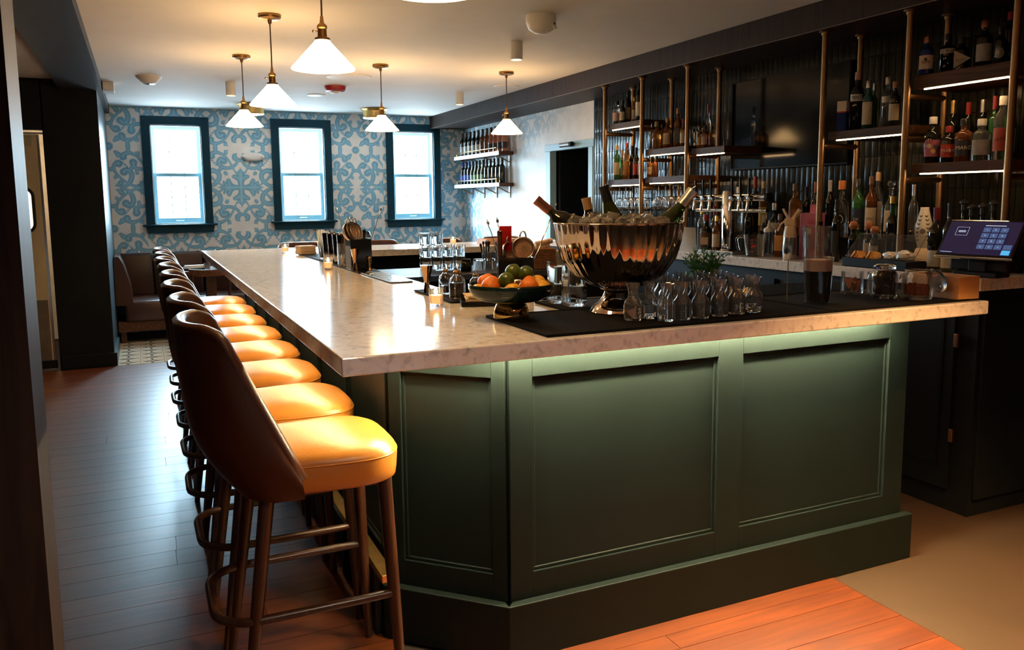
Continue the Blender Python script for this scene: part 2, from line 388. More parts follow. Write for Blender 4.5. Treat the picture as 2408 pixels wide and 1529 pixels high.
def quad_field(st, n=0.002):
    nx, nz = int(QX/n)+2, int(QZ/n)+2
    gx, gz = np.meshgrid(np.arange(nx)*n, np.arange(nz)*n, indexing='ij')
    best = np.full((nx,nz), 9.0)
    for pts, rad in st:
        # smooth the polyline
        P = np.array(pts, float); r = np.array(rad, float)*1.12
        if len(P) > 2:
            t = np.linspace(0, len(P)-1, (len(P)-1)*6+1); i = np.minimum(t.astype(int), len(P)-2); f = (t-i)[:,None]
            Pm = np.vstack([2*P[0]-P[1], P, 2*P[-1]-P[-2]]); p0,p1,p2,p3 = Pm[i],Pm[i+1],Pm[i+2],Pm[i+3]
            Q = 0.5*((2*p1)+(-p0+p2)*f+(2*p0-5*p1+4*p2-p3)*f**2+(-p0+3*p1-3*p2+p3)*f**3)
            rr = np.interp(t, np.arange(len(P)), r)
        else: Q, rr = P, r
        for a, b, ra, rb in zip(Q[:-1], Q[1:], rr[:-1], rr[1:]):
            d = b-a; L2 = max((d**2).sum(), 1e-12)
            tt = np.clip(((gx-a[0])*d[0]+(gz-a[1])*d[1])/L2, 0, 1)
            dist = np.hypot(gx-a[0]-tt*d[0], gz-a[1]-tt*d[1])
            best = np.minimum(best, dist/(ra+(rb-ra)*tt))
    return best
F1, F2 = quad_field(quad_M1()), quad_field(quad_M2())
def fold(v, p):
    v = np.mod(v, 2*p); return np.where(v > p, 2*p-v, v)
def mural_fac(s, z):
    """s: running length along the wall from the far left flower column, z height -> stroke field"""
    q = np.mod(s+0.27+0.34, 2.717); cell = np.floor(q/(2.717/4)).astype(int)
    dx = np.abs(q-(cell+0.5)*2.717/4); dz = fold(z-1.614, QZ)
    i = np.minimum((dx/0.002).astype(int), F1.shape[0]-1); j = np.minimum((dz/0.002).astype(int), F1.shape[1]-1)
    return np.where(cell == 0, F2[i,j], F1[i,j])
def mural_mesh(name, A, Bv, corner, na, nb, holes=(), fade=None, s0=0.0, sdir=1.0):
    """grid wall; A,Bv = edge vectors, corner = origin; colours from the stroke field"""
    A = np.array(A,float); Bv = np.array(Bv,float); c0 = np.array(corner,float)
    u = np.linspace(0,1,na+1); v = np.linspace(0,1,nb+1); U,V = np.meshgrid(u,v,indexing='ij')
    co = c0+U[...,None]*A+V[...,None]*Bv
    la = np.linalg.norm(A); s = s0+sdir*U*la; z = co[...,2]
    f = mural_fac(s, z)
    edge = 1/(1+np.exp((f-1.0)*14.0))
    ctr = np.clip(1-f,0,1)**1.1
    white = np.array([0.88,0.87,0.85]); d = np.array([0.065,0.32,0.52]); l = np.array([0.34,0.62,0.76])
    rng = np.random.RandomState(2)
    blue = d+(l-d)*ctr[...,None]
    if fade is not None:
        k = fade(s, z); edge = edge*k
    col = white+(blue-white)*edge[...,None]
    idx = np.arange((na+1)*(nb+1)).reshape(na+1,nb+1)
    cu = (U[:-1,:-1]+U[1:,1:])/2*la; cv = (z[:-1,:-1]+z[1:,1:])/2
    keep = np.ones(cu.shape,bool)
    for (a0,a1,z0,z1) in holes: keep &= ~((cu>a0)&(cu<a1)&(cv>z0)&(cv<z1))
    q = np.stack([idx[:-1,:-1],idx[1:,:-1],idx[1:,1:],idx[:-1,1:]],-1)[keep]
    me = bpy.data.meshes.new(name); nvt = idx.size
    me.vertices.add(nvt); me.vertices.foreach_set('co', co.reshape(-1))
    me.loops.add(q.size); me.loops.foreach_set('vertex_index', q.reshape(-1))
    me.polygons.add(len(q)); me.polygons.foreach_set('loop_start', np.arange(len(q))*4); me.polygons.foreach_set('loop_total', np.full(len(q),4))
    me.update()
    ca = me.color_attributes.new('paint','FLOAT_COLOR','POINT')
    ca.data.foreach_set('color', np.concatenate([col.reshape(-1,3), np.ones((nvt,1))],1).reshape(-1))
    return me
def mural_mat():
    m, nt, b = newmat('painted_mural'); N=nt.nodes; L=nt.links; setp(b, rough=0.55)
    at = N.new('ShaderNodeAttribute'); at.attribute_name='paint'
    nz = N.new('ShaderNodeTexNoise'); nz.inputs['Scale'].default_value=6; nz.inputs['Detail'].default_value=4
    geo = N.new('ShaderNodeNewGeometry'); L.new(geo.outputs['Position'], nz.inputs['Vector'])
    hv = N.new('ShaderNodeHueSaturation'); mr = N.new('ShaderNodeMapRange'); mr.inputs['From Min'].default_value=.3; mr.inputs['From Max'].default_value=.7; mr.inputs['To Min'].default_value=0.93; mr.inputs['To Max'].default_value=1.07
    L.new(nz.outputs['Fac'], mr.inputs[0]); L.new(mr.outputs[0], hv.inputs['Value']); L.new(at.outputs['Color'], hv.inputs['Color']); L.new(hv.outputs[0], b.inputs['Base Color'])
    return m
MUR = mural_mat()
WIN = [(0.062,0.765,1.205,2.399),(1.448,2.147,1.215,2.41),(2.828,3.532,1.212,2.395)]
OPEN = [(x0+0.085,x1-0.085,z0,z1-0.092) for (x0,x1,z0,z1) in WIN]
wf = obj('wall_far', mural_mesh('wall_far', (4.16,0,0), (0,0,CZ-0.86), (-0.30,10.0,0.86), 640, 256, [(a+0.30,b+0.30,c,d) for a,b,c,d in OPEN], s0=-0.30), MUR)
tag(wf, 'far wall painted white with blue scroll and flower mural, pierced by three windows', 'wall', kind='structure')
bm = bmesh.new(); box(bm,-4.2,3.95,10.12,10.2,-0.05,1.17); box(bm,-0.3,3.9,10.002,10.12,0.0,0.86)
for a,b_ in ((-4.2,OPEN[0][0]),(OPEN[0][1],OPEN[1][0]),(OPEN[1][1],OPEN[2][0]),(OPEN[2][1],3.95)): box(bm,a,b_,10.004,10.2,0.87,CZ)
for (a,b_,c,d) in OPEN: box(bm,a,b_,10.004,10.2,d,CZ); box(bm,a,b_,10.004,10.2,0.87,c)
obj('masonry', bm, M['white_wall'], wf)
def fade(s, z):
    y = 10.0-(s-4.16)          # s keeps running round the corner
    zt = 1.75+ (10.0-y)*0.36
    up = np.clip((z-(1.72+np.clip(8.6-y,0,9)*0.30))*5,0,1)*np.clip((y-6.85)/1.0,0,1)
    near = np.clip((y-8.55)/1.1,0,1)
    return np.maximum(near, up*0.65)*0.9
XR = 3.86
wr = obj('wall_right', mural_mesh('wall_right', (0,-3.4,0), (0,0,2.36-0.86), (XR,10.0,0.86), 260, 150, [(10-7.62,10-6.66,0.0,1.985)], fade=fade, s0=4.16), MUR)
tag(wr, 'white wall beside the doorway where the blue mural fades out', 'wall', kind='structure')
bm = bmesh.new(); box(bm,XR+0.002,XR+0.1,7.62,10.0,0,0.86); box(bm,XR+0.002,XR+0.1,-3.0,6.66,-0.05,CZ); box(bm,XR+0.002,XR+0.1,6.66,10.0,1.99,CZ); box(bm,XR+0.004,XR+0.1,7.62,10.0,0.86,2.0)
obj('masonry', bm, M['white_wall'], wr)
obj('dark_room_beyond', B(XR+0.6,XR+0.64,6.0,8.3,0,2.2), M['darkwall'], wr)
bm = bmesh.new(); box(bm,XR+0.1,XR+0.6,6.3,6.34,0,2.2); box(bm,XR+0.1,XR+0.6,7.95,7.99,0,2.2); box(bm,XR+0.1,XR+0.64,6.3,7.99,2.1,2.14); box(bm,XR+0.0,XR+0.64,6.3,7.99,-0.04,0.0)
obj('dark_room_lining', bm, M['darkwall'], wr)
struct('wall_left', B(-4.2,-4.1,-3.0,10.2,0,CZ), M['darkwall'], 'dark side wall beyond the swing door', 'wall')
struct('wall_back', B(-4.2,XR+0.1,-3.1,-3.0,0,CZ), mat('rear_paint',(0.16,0.13,0.11),0.6), 'plain wall behind the viewer', 'wall')
# pier + wall with the kitchen door
wp = struct('wall_pier', B(-0.712,-0.285,8.03,10.15,0,CZ), M['darkwall'], 'black painted pier between the swing door and the banquette', 'wall')
obj('side_face', B(-0.2875,-0.281,8.03,10.0,0,2.412), M['pierblue'], wp)
obj('side_wall', B(-4.2,-1.62,8.03,8.13,0,CZ), M['darkwall'], wp)
obj('over_door', B(-1.62,-0.70,8.03,8.13,2.07,CZ), M['darkwall'], wp)
obj('kitchen_side', B(-4.2,-0.70,9.9,10.0,0,CZ), mat('kitchen_paint',(0.75,0.66,0.50),0.6), wp)
bb = struct('baseboard_pier', B(-0.70,-0.262,8.005,8.03,0,0.118,0.004), M['darkwall'], 'black baseboard around the foot of the pier', 'baseboard')
obj('return_board', B(-0.281,-0.260,8.03,8.95,0,0.118), M['pierblue'], bb)
# beams and soffit
struct('trim_1', B(-0.565,-0.237,-3.0,10.0,2.412,CZ), M['beamwood_y'], 'dark stained wood beam running along the ceiling toward the windows', 'beam')
sf = struct('trim_2', B(3.405,XR,-3.0,9.998,2.345,CZ), M['beamwood'], 'dark stained wood soffit over the back bar and wine shelves', 'beam')
obj('edge_strip', B(3.4035,3.408,-3.0,9.99,2.343,2.347), mat('soffit_edge',(0.20,0.17,0.15),0.3), sf)
po = struct('trim_3', B(-0.62,-0.183,1.56,1.72,0,CZ), M['beamwood'], 'dark stained wood post standing close at the left edge', 'post')
# windows
def window(n, w, op, what):
    x0,x1,z0,z1 = w; a,b_,c,d = op; f = 9.97
    t = thing('window_%d'%n, 'navy framed sash window, '+what, 'window', ((a+b_)/2,10.0,c), kind='structure')
    ox, oz = (a+b_)/2, c
    def pt(name, bm, m): 
        o = obj(name, bm, m, t, (-ox,-10.0,-oz)); return o
    pt('casing', B(x0,a,f,10.0,z0,z1), M['navy']); pt('casing', B(b_,x1,f,10.0,z0,z1), M['navy']); pt('head_casing', B(a,b_,f,10.0,d,z1), M['navy'])
    pt('stool', B(x0-0.04,x1+0.04,9.94,10.02,z0-0.022,z0,0.006), M['navy'])
    bm = bmesh.new(); pts = [(x0-0.01,z0-0.022),(x1+0.01,z0-0.022),(x1-0.005,z0-0.10),(x0+0.005,z0-0.10)]
    lo=[bm.verts.new((p[0],9.965,p[1])) for p in pts]; hi=[bm.verts.new((p[0],10.0,p[1])) for p in pts]
    bm.faces.new(lo); bm.faces.new(list(reversed(hi)))
    for i in range(4): bm.faces.new((lo[i],hi[i],hi[(i+1)%4],lo[(i+1)%4]))
    bmesh.ops.recalc_face_normals(bm, faces=bm.faces); pt('apron', bm, M['navy'])
    bm = bmesh.new()
    box(bm,a,a+0.012,10.0,10.13,c,d); box(bm,b_-0.012,b_,10.0,10.13,c,d); box(bm,a,b_,10.0,10.13,d-0.012,d); box(bm,a,b_,10.0,10.13,c,c+0.012)
    pt('jamb', bm, M['sash'])
    mid = (c+d)/2+0.0
    for nm, zb, zt, yf in (('upper_sash', mid-0.02, d-0.012, 10.095), ('lower_sash', c+0.012, mid+0.02, 10.06)):
        bm = bmesh.new(); sw=0.036
        xa, xb = a+0.012, b_-0.012
        bot = 0.055 if nm=='lower_sash' else 0.035
        box(bm,xa,xa+sw,yf,yf+0.03,zb,zt); box(bm,xb-sw,xb,yf,yf+0.03,zb,zt); box(bm,xa+sw,xb-sw,yf,yf+0.03,zt-0.034,zt); box(bm,xa+sw,xb-sw,yf,yf+0.03,zb,zb+bot)
        s = pt(nm, bm, M['sash_blue'] if nm=='lower_sash' else M['sash'])
        wx = (xb-xa-2*sw)/3; hz = (zt-0.034-zb-bot)/2
        for i in range(3):
            for j in range(2):
                px = xa+sw+i*wx; pz = zb+bot+j*hz
                g = obj('pane', B(px,px+wx,yf+0.014,yf+0.017,pz,pz+hz), M['pane'], s)
        bm = bmesh.new()
        for i in (1,2): box(bm, xa+sw+i*wx-0.004, xa+sw+i*wx+0.004, yf+0.011, yf+0.020, zb+bot, zt-0.034)
        box(bm, xa+sw, xb-sw, yf+0.011, yf+0.020, zb+bot+hz-0.004, zb+bot+hz+0.004)
        obj('muntin', bm, M['sash_blue'], s)
        if nm=='lower_sash': obj('sash_lift', B((a+b_)/2-0.045,(a+b_)/2+0.045,yf-0.012,yf,zb+0.018,zb+0.032,0.004), M['sash'], s)
window(1, WIN[0], OPEN[0], 'the one nearest the dark pier and banquette corner')
window(2, WIN[1], OPEN[1], 'the middle one of the three')
window(3, WIN[2], OPEN[2], 'beside the wine shelves and soffit')
# doorway on the right wall
d = struct('door_1', B(XR-0.012,XR+0.06,7.52,7.62,0,1.93,0.003), M['teal'], 'doorway with pale blue casing opening into a dark room', 'doorway')
obj('casing', B(XR-0.012,XR+0.06,6.66,6.74,0,1.93,0.003), M['teal'], d)
obj('head_casing', B(XR-0.012,XR+0.06,6.64,7.64,1.93,2.0,0.003), M['teal'], d)
obj('door_leaf', B(XR+0.075,XR+0.58,7.46,7.50,0.01,1.925), M['darkwall'], d)
cl = obj('door_closer', T([(XR-0.05,7.02,1.972),(XR-0.05,7.22,1.972)],0.022,12), M['steel'], d)
obj('closer_cap', T([(XR-0.05,6.98,1.972),(XR-0.05,7.02,1.972)],0.023,12), M['black'], cl)
obj('closer_mount', B(XR-0.05,XR-0.012,7.05,7.2,1.962,1.985), M['steel'], cl)
# swing door at the left
d = thing('door_2', 'cream swing door with a rounded window and steel kick plate', 'door', (-1.13,8.06,0), kind='structure')
cream = mat('cream_laminate',(0.52,0.45,0.30),0.4,var=0.04)
obj('leaf', B(-0.44,0.37,-0.02,0.02,0.02,2.03,0.004), cream, d)
obj('kick_plate', B(-0.42,0.36,-0.026,-0.02,0.03,0.62), mat('kick_steel',(0.24,0.20,0.14),0.45,0.8), d)
bm = bmesh.new()
def rrect(x0,x1,z0,z1,r,n=6):
    out=[]
    for cx,cz,a in ((x1-r,z1-r,0),(x0+r,z1-r,90),(x0+r,z0+r,180),(x1-r,z0+r,270)):
        for i in range(n+1):
            t=R(a+90*i/n); out.append((cx+r*math.cos(t),cz+r*math.sin(t)))
    return out
pg = [(x,-0.03,z) for x,z in rrect(0.02,0.31,1.21,1.58,0.07)]
obj('window_gasket', T(pg,0.013,8,closed=True), M['black'], d)
bm = bmesh.new(); vs=[bm.verts.new((x,-0.024,z)) for x,z in rrect(0.02,0.31,1.21,1.58,0.07)]; bm.faces.new(vs)
r_=bmesh.ops.extrude_face_region(bm,geom=bm.faces[:]); bmesh.ops.translate(bm,verts=[v for v in r_['geom'] if isinstance(v,bmesh.types.BMVert)],vec=(0,0.004,0)); bmesh.ops.recalc_face_normals(bm,faces=bm.faces)
obj('window_glass', bm, emis('lit_kitchen_glass',(1.0,0.82,0.62),0.7), d)
obj('door_edge', B(0.37,0.385,-0.02,0.02,0.02,2.03), M['steel'], d)
obj('hinge', B(0.28,0.40,-0.035,-0.02,0.02,0.09), M['black'], d)
obj('sign_plate', B(0.15,0.33,-0.034,-0.02,1.93,2.02), mat('sign_beige',(0.40,0.36,0.25),0.5), d)
obj('header_rail', B(-0.46,0.43,-0.02,0.03,2.033,2.048), M['steel'], d)
# kitchen light seen through the gap of the swing door
kl = thing('kitchen_light', 'bright strip light glimpsed through the gap beside the swing door', 'light', (-0.9,8.9,2.2))
obj('tube', B(-0.3,0.3,-0.05,0.05,-0.02,0.02), emis('kitchen_tube',(1.0,0.75,0.5),30.0), kl)
obj('bracket', B(-0.02,0.02,-0.02,0.02,0.02,0.295), M['white'], kl)
# ================================================================ bar
CT, CTH = 1.07, 0.048
outer = [(0.425,1.945),(2.772,1.945),(2.772,2.72),(1.165,2.72),(1.165,6.15),(2.95,6.15),(2.95,6.86),(0.425,6.86)]
tag(obj('bar_countertop', PR(outer, CT-CTH, CT, 0.004), M['marble']), 'thick white veined marble top of the bar, wrapping round three sides', 'countertop')
bar = thing('panelled_bar', 'dark green panelled bar front with plinth, carrying the marble top', 'bar', (0.69,2.225,0))
def rel(root): return tuple(-c for c in root.location)
body = [(0.708,2.537),(1.002,2.243),(2.712,2.243),(2.712,2.62),(1.09,2.62),(1.09,6.25),(2.86,6.25),(2.86,6.52),(0.708,6.52)]
obj('carcass', PR(body, 0.0, CT-CTH-0.001), M['green'], bar, rel(bar))
M['black_panel'] = M['darkwall']
def run(p0, p1, panels, ztop=0.905, zbot=0.27, proud=0.017, plinth=0.030, ext0=0.0, ext1=0.0, mould=True, th0=0.0, th1=0.0):
    """stiles, rails, mouldings and plinth on the face p0->p1 (outside is to the right of the direction); panels = [(a,b)] along the run"""
    a = Vector((p0[0],p0[1],0)); b_ = Vector((p1[0],p1[1],0)); d = (b_-a); Lr = d.length; d.normalize()
    ang = math.atan2(d.y, d.x)
    base = a-Vector(bar.location)
    def put(name, bm, m=M['green']):
        return obj(name, bm, m, bar, tuple(base), (0,0,ang))
    # local frame: x along, -y outward
    edges = [0.0]+[v for p in panels for v in p]+[Lr]
    for i in range(0, len(edges), 2):
        put('stile', B(edges[i],edges[i+1],-proud,0.0,0.185,CT-CTH-0.002,0.002))
    for (x0,x1) in panels:
        put('rail', B(x0,x1,-proud,0.0,ztop,CT-CTH-0.002)); put('rail', B(x0,x1,-proud,0.0,0.185,zbot))
        bm = bmesh.new(); w=0.012; h=0.007
        for q in ((x0,x1,zbot,zbot+w),(x0,x1,ztop-w,ztop),(x0,x0+w,zbot+w,ztop-w),(x1-w,x1,zbot+w,ztop-w)):
            box(bm,q[0],q[1],-h,0.0,q[2],q[3],0.002,1)
        put('moulding', bm)
        put('panel', B(x0+w,x1-w,-0.002,0.0,zbot+w,ztop-w))
    put('plinth', B(-ext0,Lr+ext1,-plinth-proud,0.0,0.0,0.185,0.003))
run((0.995,2.242),(2.713,2.242), [(0.080,0.795),(0.902,1.615)], ext0=0.02, ext1=0.035)
run((0.708,2.530),(0.995,2.243), [(0.045,0.36)], ext0=0.02, ext1=0.02)
run((0.708,6.52),(0.708,2.536), [(0.06+i*0.56,0.06+i*0.56+0.46) for i in range(7)], ext1=0.02)
# end plate with a round cover plate near the right end of the bar
obj('round_cover', T(ring_pts(0.028,24,0),0.0012,6,closed=True), M['green'], bar, (2.575-0.69,2.2405-2.225,0.862), (R(90),0,0))
ls = thing('led_strip', 'warm light strip tucked under the marble overhang above the row of stools', 'light strip', (0.60,2.42,CT-CTH))
obj('diffuser', B(-0.006,0.006,0,4.05,-0.010,-0.003), emis('stool_led', LEDC, 34.0), ls); obj('channel', B(-0.010,0.010,0,4.05,-0.003,0), M['steel'], ls)
ls = thing('led_strip', 'warm light strip tucked under the front marble edge above the green panels', 'light strip', (0.9,2.185,CT-CTH))
obj('diffuser', B(0,1.66,-0.005,0.005,-0.010,-0.003), emis('panel_led', (1.0,0.82,0.48), 560.0), ls); obj('channel', B(0,1.66,-0.009,0.009,-0.003,0), M['steel'], ls)
ls = thing('led_strip', 'short warm light strip under the marble above the angled corner panel', 'light strip', (0.70,2.465,CT-CTH), R(-45))
obj('diffuser', B(0,0.36,-0.005,0.005,-0.010,-0.003), emis('corner_led', (1.0,0.82,0.48), 230.0), ls); obj('channel', B(0,0.36,-0.009,0.009,-0.003,0), M['steel'], ls)
# brass foot rail
fr = thing('foot_rail', 'yellow brass flat foot rail on dark posts along the stool side', 'foot rail', (0.655,2.42,0))
obj('rail', B(-0.022,0.022,0,4.0,0.236,0.262,0.003), M['brass'], fr)
for i in range(9): obj('post', B(-0.016,0.016,0.14+i*0.46-0.016,0.14+i*0.46+0.016,0.0,0.236), M['black'], fr)

# ================================================================ stools
def superell(n, ax, ay, k):
    out=[]
    for i in range(k):
        t=2*PI*i/k; c,s=math.cos(t),math.sin(t)
        out.append((ax*math.copysign(abs(c)**(2/n),c), ay*math.copysign(abs(s)**(2/n),s)))
    return out
def seat_mesh():
    bm = bmesh.new(); K=40
    ol = superell(3.4,0.225,0.212,K)
    rings=[]
    for s,z in ((0.80,0.668),(0.93,0.668),(0.975,0.675),(0.99,0.70),(1.0,0.735),(0.985,0.752),(0.95,0.763),(0.86,0.772),(0.65,0.780),(0.35,0.784)):
        rings.append([bm.verts.new((0.02+x*s*(1.0 if x<0 else 1.0), y*s*(1.0+0.10*(x/0.225)), z)) for x,y in ol])
    for a,b_ in zip(rings[:-1],rings[1:]):
        for i in range(K): bm.faces.new((a[i],a[(i+1)%K],b_[(i+1)%K],b_[i]))
    bm.faces.new(list(reversed(rings[0]))); bm.faces.new(rings[-1])
    return bm
def seam_pts(s, z): return [(0.02+x*s, y*s*(1.0+0.10*(x/0.225)), z) for x,y in superell(3.4,0.225,0.212,48)]
def back_profile(t):
    c, s = math.cos(t), math.sin(t); n=2.7
    x = -0.045-0.222*abs(c)**(2/n); y = 0.206*math.copysign(abs(s)**(2/n), s)
    return x, y
def back_top(x):
    # crest flat across the rear then a long slope down to the seat
    q = (-0.045-x)/0.222
    lo = 0.70+0.40*min(1,q/0.62)
    hi = 1.125
    f = max(0,min(1,(q-0.52)/0.30)); f=f*f*(3-2*f)
    return lo*(1-f)+hi*f
def back_pt(t, k, off):
    x,y = back_profile(t); e=1e-3
    x2,y2 = back_profile(min(PI/2-1e-4,t+e)); x1,y1 = back_profile(max(-PI/2+1e-4,t-e))
    nx,ny = (y1-y2),(x2-x1); l=math.hypot(nx,ny) or 1; nx/=l; ny/=l
    if nx*x+ny*y < 0: nx,ny=-nx,-ny
    zb = 0.665; zt = back_top(x); z = zb+(zt-zb)*k
    tuck = max(0.0,1-k/0.45)**2*0.075*abs(math.cos(t)); lean = -(z-0.70)*0.13+tuck
    bulge = 0.012*math.sin(PI*k)
    return Vector((x+lean+nx*(off+bulge), y*(1+0.05*k*(0.3+0.7*abs(math.sin(t))))+ny*(off+bulge)*1.0, z))
def back_mesh():
    bm = bmesh.new(); NU,NV=34,10; th=0.017
    ts=[-PI/2*0.995+PI*0.995*i/NU for i in range(NU+1)]
    o=[[bm.verts.new(back_pt(t,j/NV,th)) for j in range(NV+1)] for t in ts]
    n=[[bm.verts.new(back_pt(t,j/NV,-th)) for j in range(NV+1)] for t in ts]
    for i in range(NU):
        for j in range(NV):
            bm.faces.new((o[i][j],o[i+1][j],o[i+1][j+1],o[i][j+1])); bm.faces.new((n[i][j],n[i][j+1],n[i+1][j+1],n[i+1][j]))
        bm.faces.new((o[i][0],n[i][0],n[i+1][0],o[i+1][0])); bm.faces.new((o[i][NV],o[i+1][NV],n[i+1][NV],n[i][NV]))
    for i in (0,NU):
        for j in range(NV): bm.faces.new((o[i][j],o[i][j+1],n[i][j+1],n[i][j]) if i==0 else (o[i][j],n[i][j],n[i][j+1],o[i][j+1]))
    bmesh.ops.recalc_face_normals(bm, faces=bm.faces)
    return bm
def crest_mesh():
    ts=[-PI/2*0.995+PI*0.995*i/48 for i in range(49)]
    return T([back_pt(t,1.0,0.0) for t in ts],0.0185,8)
def stool(name,label,group):
    t = thing(name,label,'bar stool',(0,0,0),0,group)
    obj('seat', seat_mesh(), M['leather'], t, smooth=180)
    obj('seat_seam', T(seam_pts(0.992,0.744),0.0028,5,closed=True), M['leather'], t, smooth=180)
    obj('backrest', back_mesh(), M['leather_d'], t, smooth=50)
    obj('crest_roll', crest_mesh(), M['leather_d'], t, smooth=180)
    for sx,sy in ((1,1),(1,-1),(-1,1),(-1,-1)):
        top=(0.185 if sx>0 else -0.135, 0.165*sy, 0.675); bot=(0.215 if sx>0 else -0.225, 0.20*sy, 0.0)
        obj('leg', T([bot,tuple((a+b_)/2 for a,b_ in zip(top,bot)),top],0.02,10,rads=[0.0125,0.0175,0.021]), M['walnut_z'], t, smooth=60)
    z=0.335; k=1-z/0.675
    pts=[(0.205,-0.185,z)]+[(-0.14,-0.185,z)]
    rr=0.10
    for i in range(7):
        a=R(270-90*i/6); pts.append((-0.20+rr*math.cos(a)-0.02, -0.085+rr*math.sin(a), z))
    pts=[(0.205,-0.185,z),(0.10,-0.187,z)]+[( -0.17+0.11*math.cos(R(270-90*i/8)), -0.077+0.11*math.sin(R(270-90*i/8)), z) for i in range(9)]
    pts=pts+[(x,-y,zz) for x,y,zz in reversed(pts)]
    obj('foot_ring', T(pts,0.0125,10), M['oldbrass'] if False else M['walnut_z'], t, smooth=60)
    obj('seat_frame', B(-0.15,0.19,-0.17,0.17,0.655,0.672,0.004), M['walnut_z'], t)
    return t
ords=['nearest the camera','second from the front','third from the front','fourth from the front','fifth from the front','sixth from the front','seventh from the front','last in the row by the dining table']
s0 = stool('bar_stool','tan leather bar stool along the stool side, '+ords[0],'stools along the bar side')
s0.location=(0.40,2.345,0)
for i in range(1,8):
    dup(s0,(0.40-0.006*(i%3==2),2.345+0.526*i,0),R([0,0.6,-0.8,1.0,-0.6,0.6,-1,0.5][i]),'tan leather bar stool along the stool side, '+ords[i])
fo=['first from the long side','second from the long side','third from the long side','fourth, nearest the doorway wall']
for i,x in enumerate((1.29,1.96,2.59,3.22)):
    dup(s0,(x,7.10,0),R(-90),'brown leather stool facing the far end of the bar, '+fo[i],'stools at the far end').scale=(1,1,0.952)

# ================================================================ pendants
shade_m = emis('opal_glass_lit',(1.0,0.60,0.24),9.0)
def pendant(label):
    t = thing('pendant_lamp',label,'pendant lamp',(0,0,CZ),0,'opal cone pendants over the bar')
    obj('canopy', LA([(0,0),(0.062,0),(0.064,-0.012),(0.060,-0.020),(0.045,-0.026),(0.012,-0.030),(0.010,-0.045),(0.006,-0.052),(0,-0.052)],24), M['oldbrass'], t, smooth=40)
    obj('cord', T([(0,0,-0.05),(0.001,0,-0.2),(0,0,-0.31)],0.004,6), mat('brown_cord',(0.06,0.035,0.02),0.6) if 'brown_cord' not in bpy.data.materials else bpy.data.materials['brown_cord'], t)
    so = obj('socket', LA([(0,-0.285),(0.006,-0.287),(0.009,-0.315),(0.012,-0.318),(0.020,-0.325),(0.022,-0.335),(0.018,-0.340),(0.019,-0.372),(0.031,-0.376),(0.031,-0.386),(0,-0.386)],20), M['oldbrass'], t, smooth=40)
    obj('switch_key', T([(-0.018,0,-0.35),(-0.036,0,-0.35)],0.003,6), M['oldbrass'], so)
    obj('switch_grip', LA([(0,-0.004),(0.007,0),(0,0.004)],10), M['oldbrass'], so, (-0.038,0,-0.35),(0,R(90),0))
    obj('shade', LA([(0.028,-0.380),(0.034,-0.392),(0.129,-0.497),(0.130,-0.502),(0.126,-0.500),(0.032,-0.396),(0.026,-0.384),(0.028,-0.380)],40), shade_m, t, smooth=60)
    bu = obj('bulb', LA([(0,-0.39),(0.012,-0.40),(0.024,-0.43),(0.027,-0.45),(0.020,-0.47),(0,-0.478)],16), emis('bulb_glow',WARM,14.0) if 'bulb_glow' not in bpy.data.materials else bpy.data.materials['bulb_glow'], t, smooth=180)
    return t
pw=[((0.73,4.89),'opal cone pendant with brass socket, second along the stool side'),((0.73,6.29),'opal cone pendant with brass socket, farthest along the stool side'),((0.73,3.49),'opal cone pendant with brass socket, largest in view over the stool side'),
    ((1.765,6.33),'opal cone pendant with brass socket, middle of the far end of the bar'),((2.825,6.31),'opal cone pendant with brass socket, in front of the wine shelves'),((0.73,2.10),'opal cone pendant cut off by the top edge of the picture')]
p0_=None
for (xy,lab) in pw:
    if p0_ is None: p0_=pendant(lab); t=p0_; t.location=(xy[0],xy[1],CZ)
    else: t=dup(p0_,(xy[0],xy[1],CZ),0,lab)
# downlight cylinders
dl_m = emis('downlight_lens',WARM,8.0)
def downlight(label,x,y,power=0.0,ang=75,col=(1.0,0.50,0.18)):
    t = thing('downlight',label,'ceiling light',(x,y,CZ),0,'white cylinder downlights')
    obj('housing', LA([(0,0),(0.042,0),(0.042,-0.118),(0.036,-0.118),(0.036,-0.104),(0,-0.104)],24), M['white'], t, smooth=40)
    obj('lens', LA([(0,-0.108),(0.0355,-0.108)],24), dl_m, t)
    if power:
        l=bpy.data.lights.new('downlight_beam','SPOT'); l.energy=power; l.color=col; l.spot_size=R(ang); l.spot_blend=0.7; l.shadow_soft_size=0.03
        o=bpy.data.objects.new('downlight_beam',l); link(o,t); o.location=(0,0,-0.112)
    return t
downlight('white cylinder ceiling light between the first two pendants and the window wall',0.79,7.70,45,120,(1.0,0.72,0.45))
downlight('white cylinder ceiling light beside the white dome camera',2.36,5.10,18)
downlight('white cylinder ceiling light beside the dark soffit near the wine shelves',2.925,7.66,70,120,(1.0,0.72,0.45))
downlight('white cylinder ceiling light cut off by the top edge beside the last pendant',1.62,3.33,22)
downlight('white cylinder ceiling light ahead of the bar front, out of sight above the planks',2.30,0.80,680,93)
downlight('white cylinder ceiling light ahead of the bar front, out of sight above the sealed floor',3.05,0.30,60,95)
downlight('white cylinder ceiling light over the passage, out of sight near the wood post',0.90,0.10,75,135,(1.0,0.74,0.52))
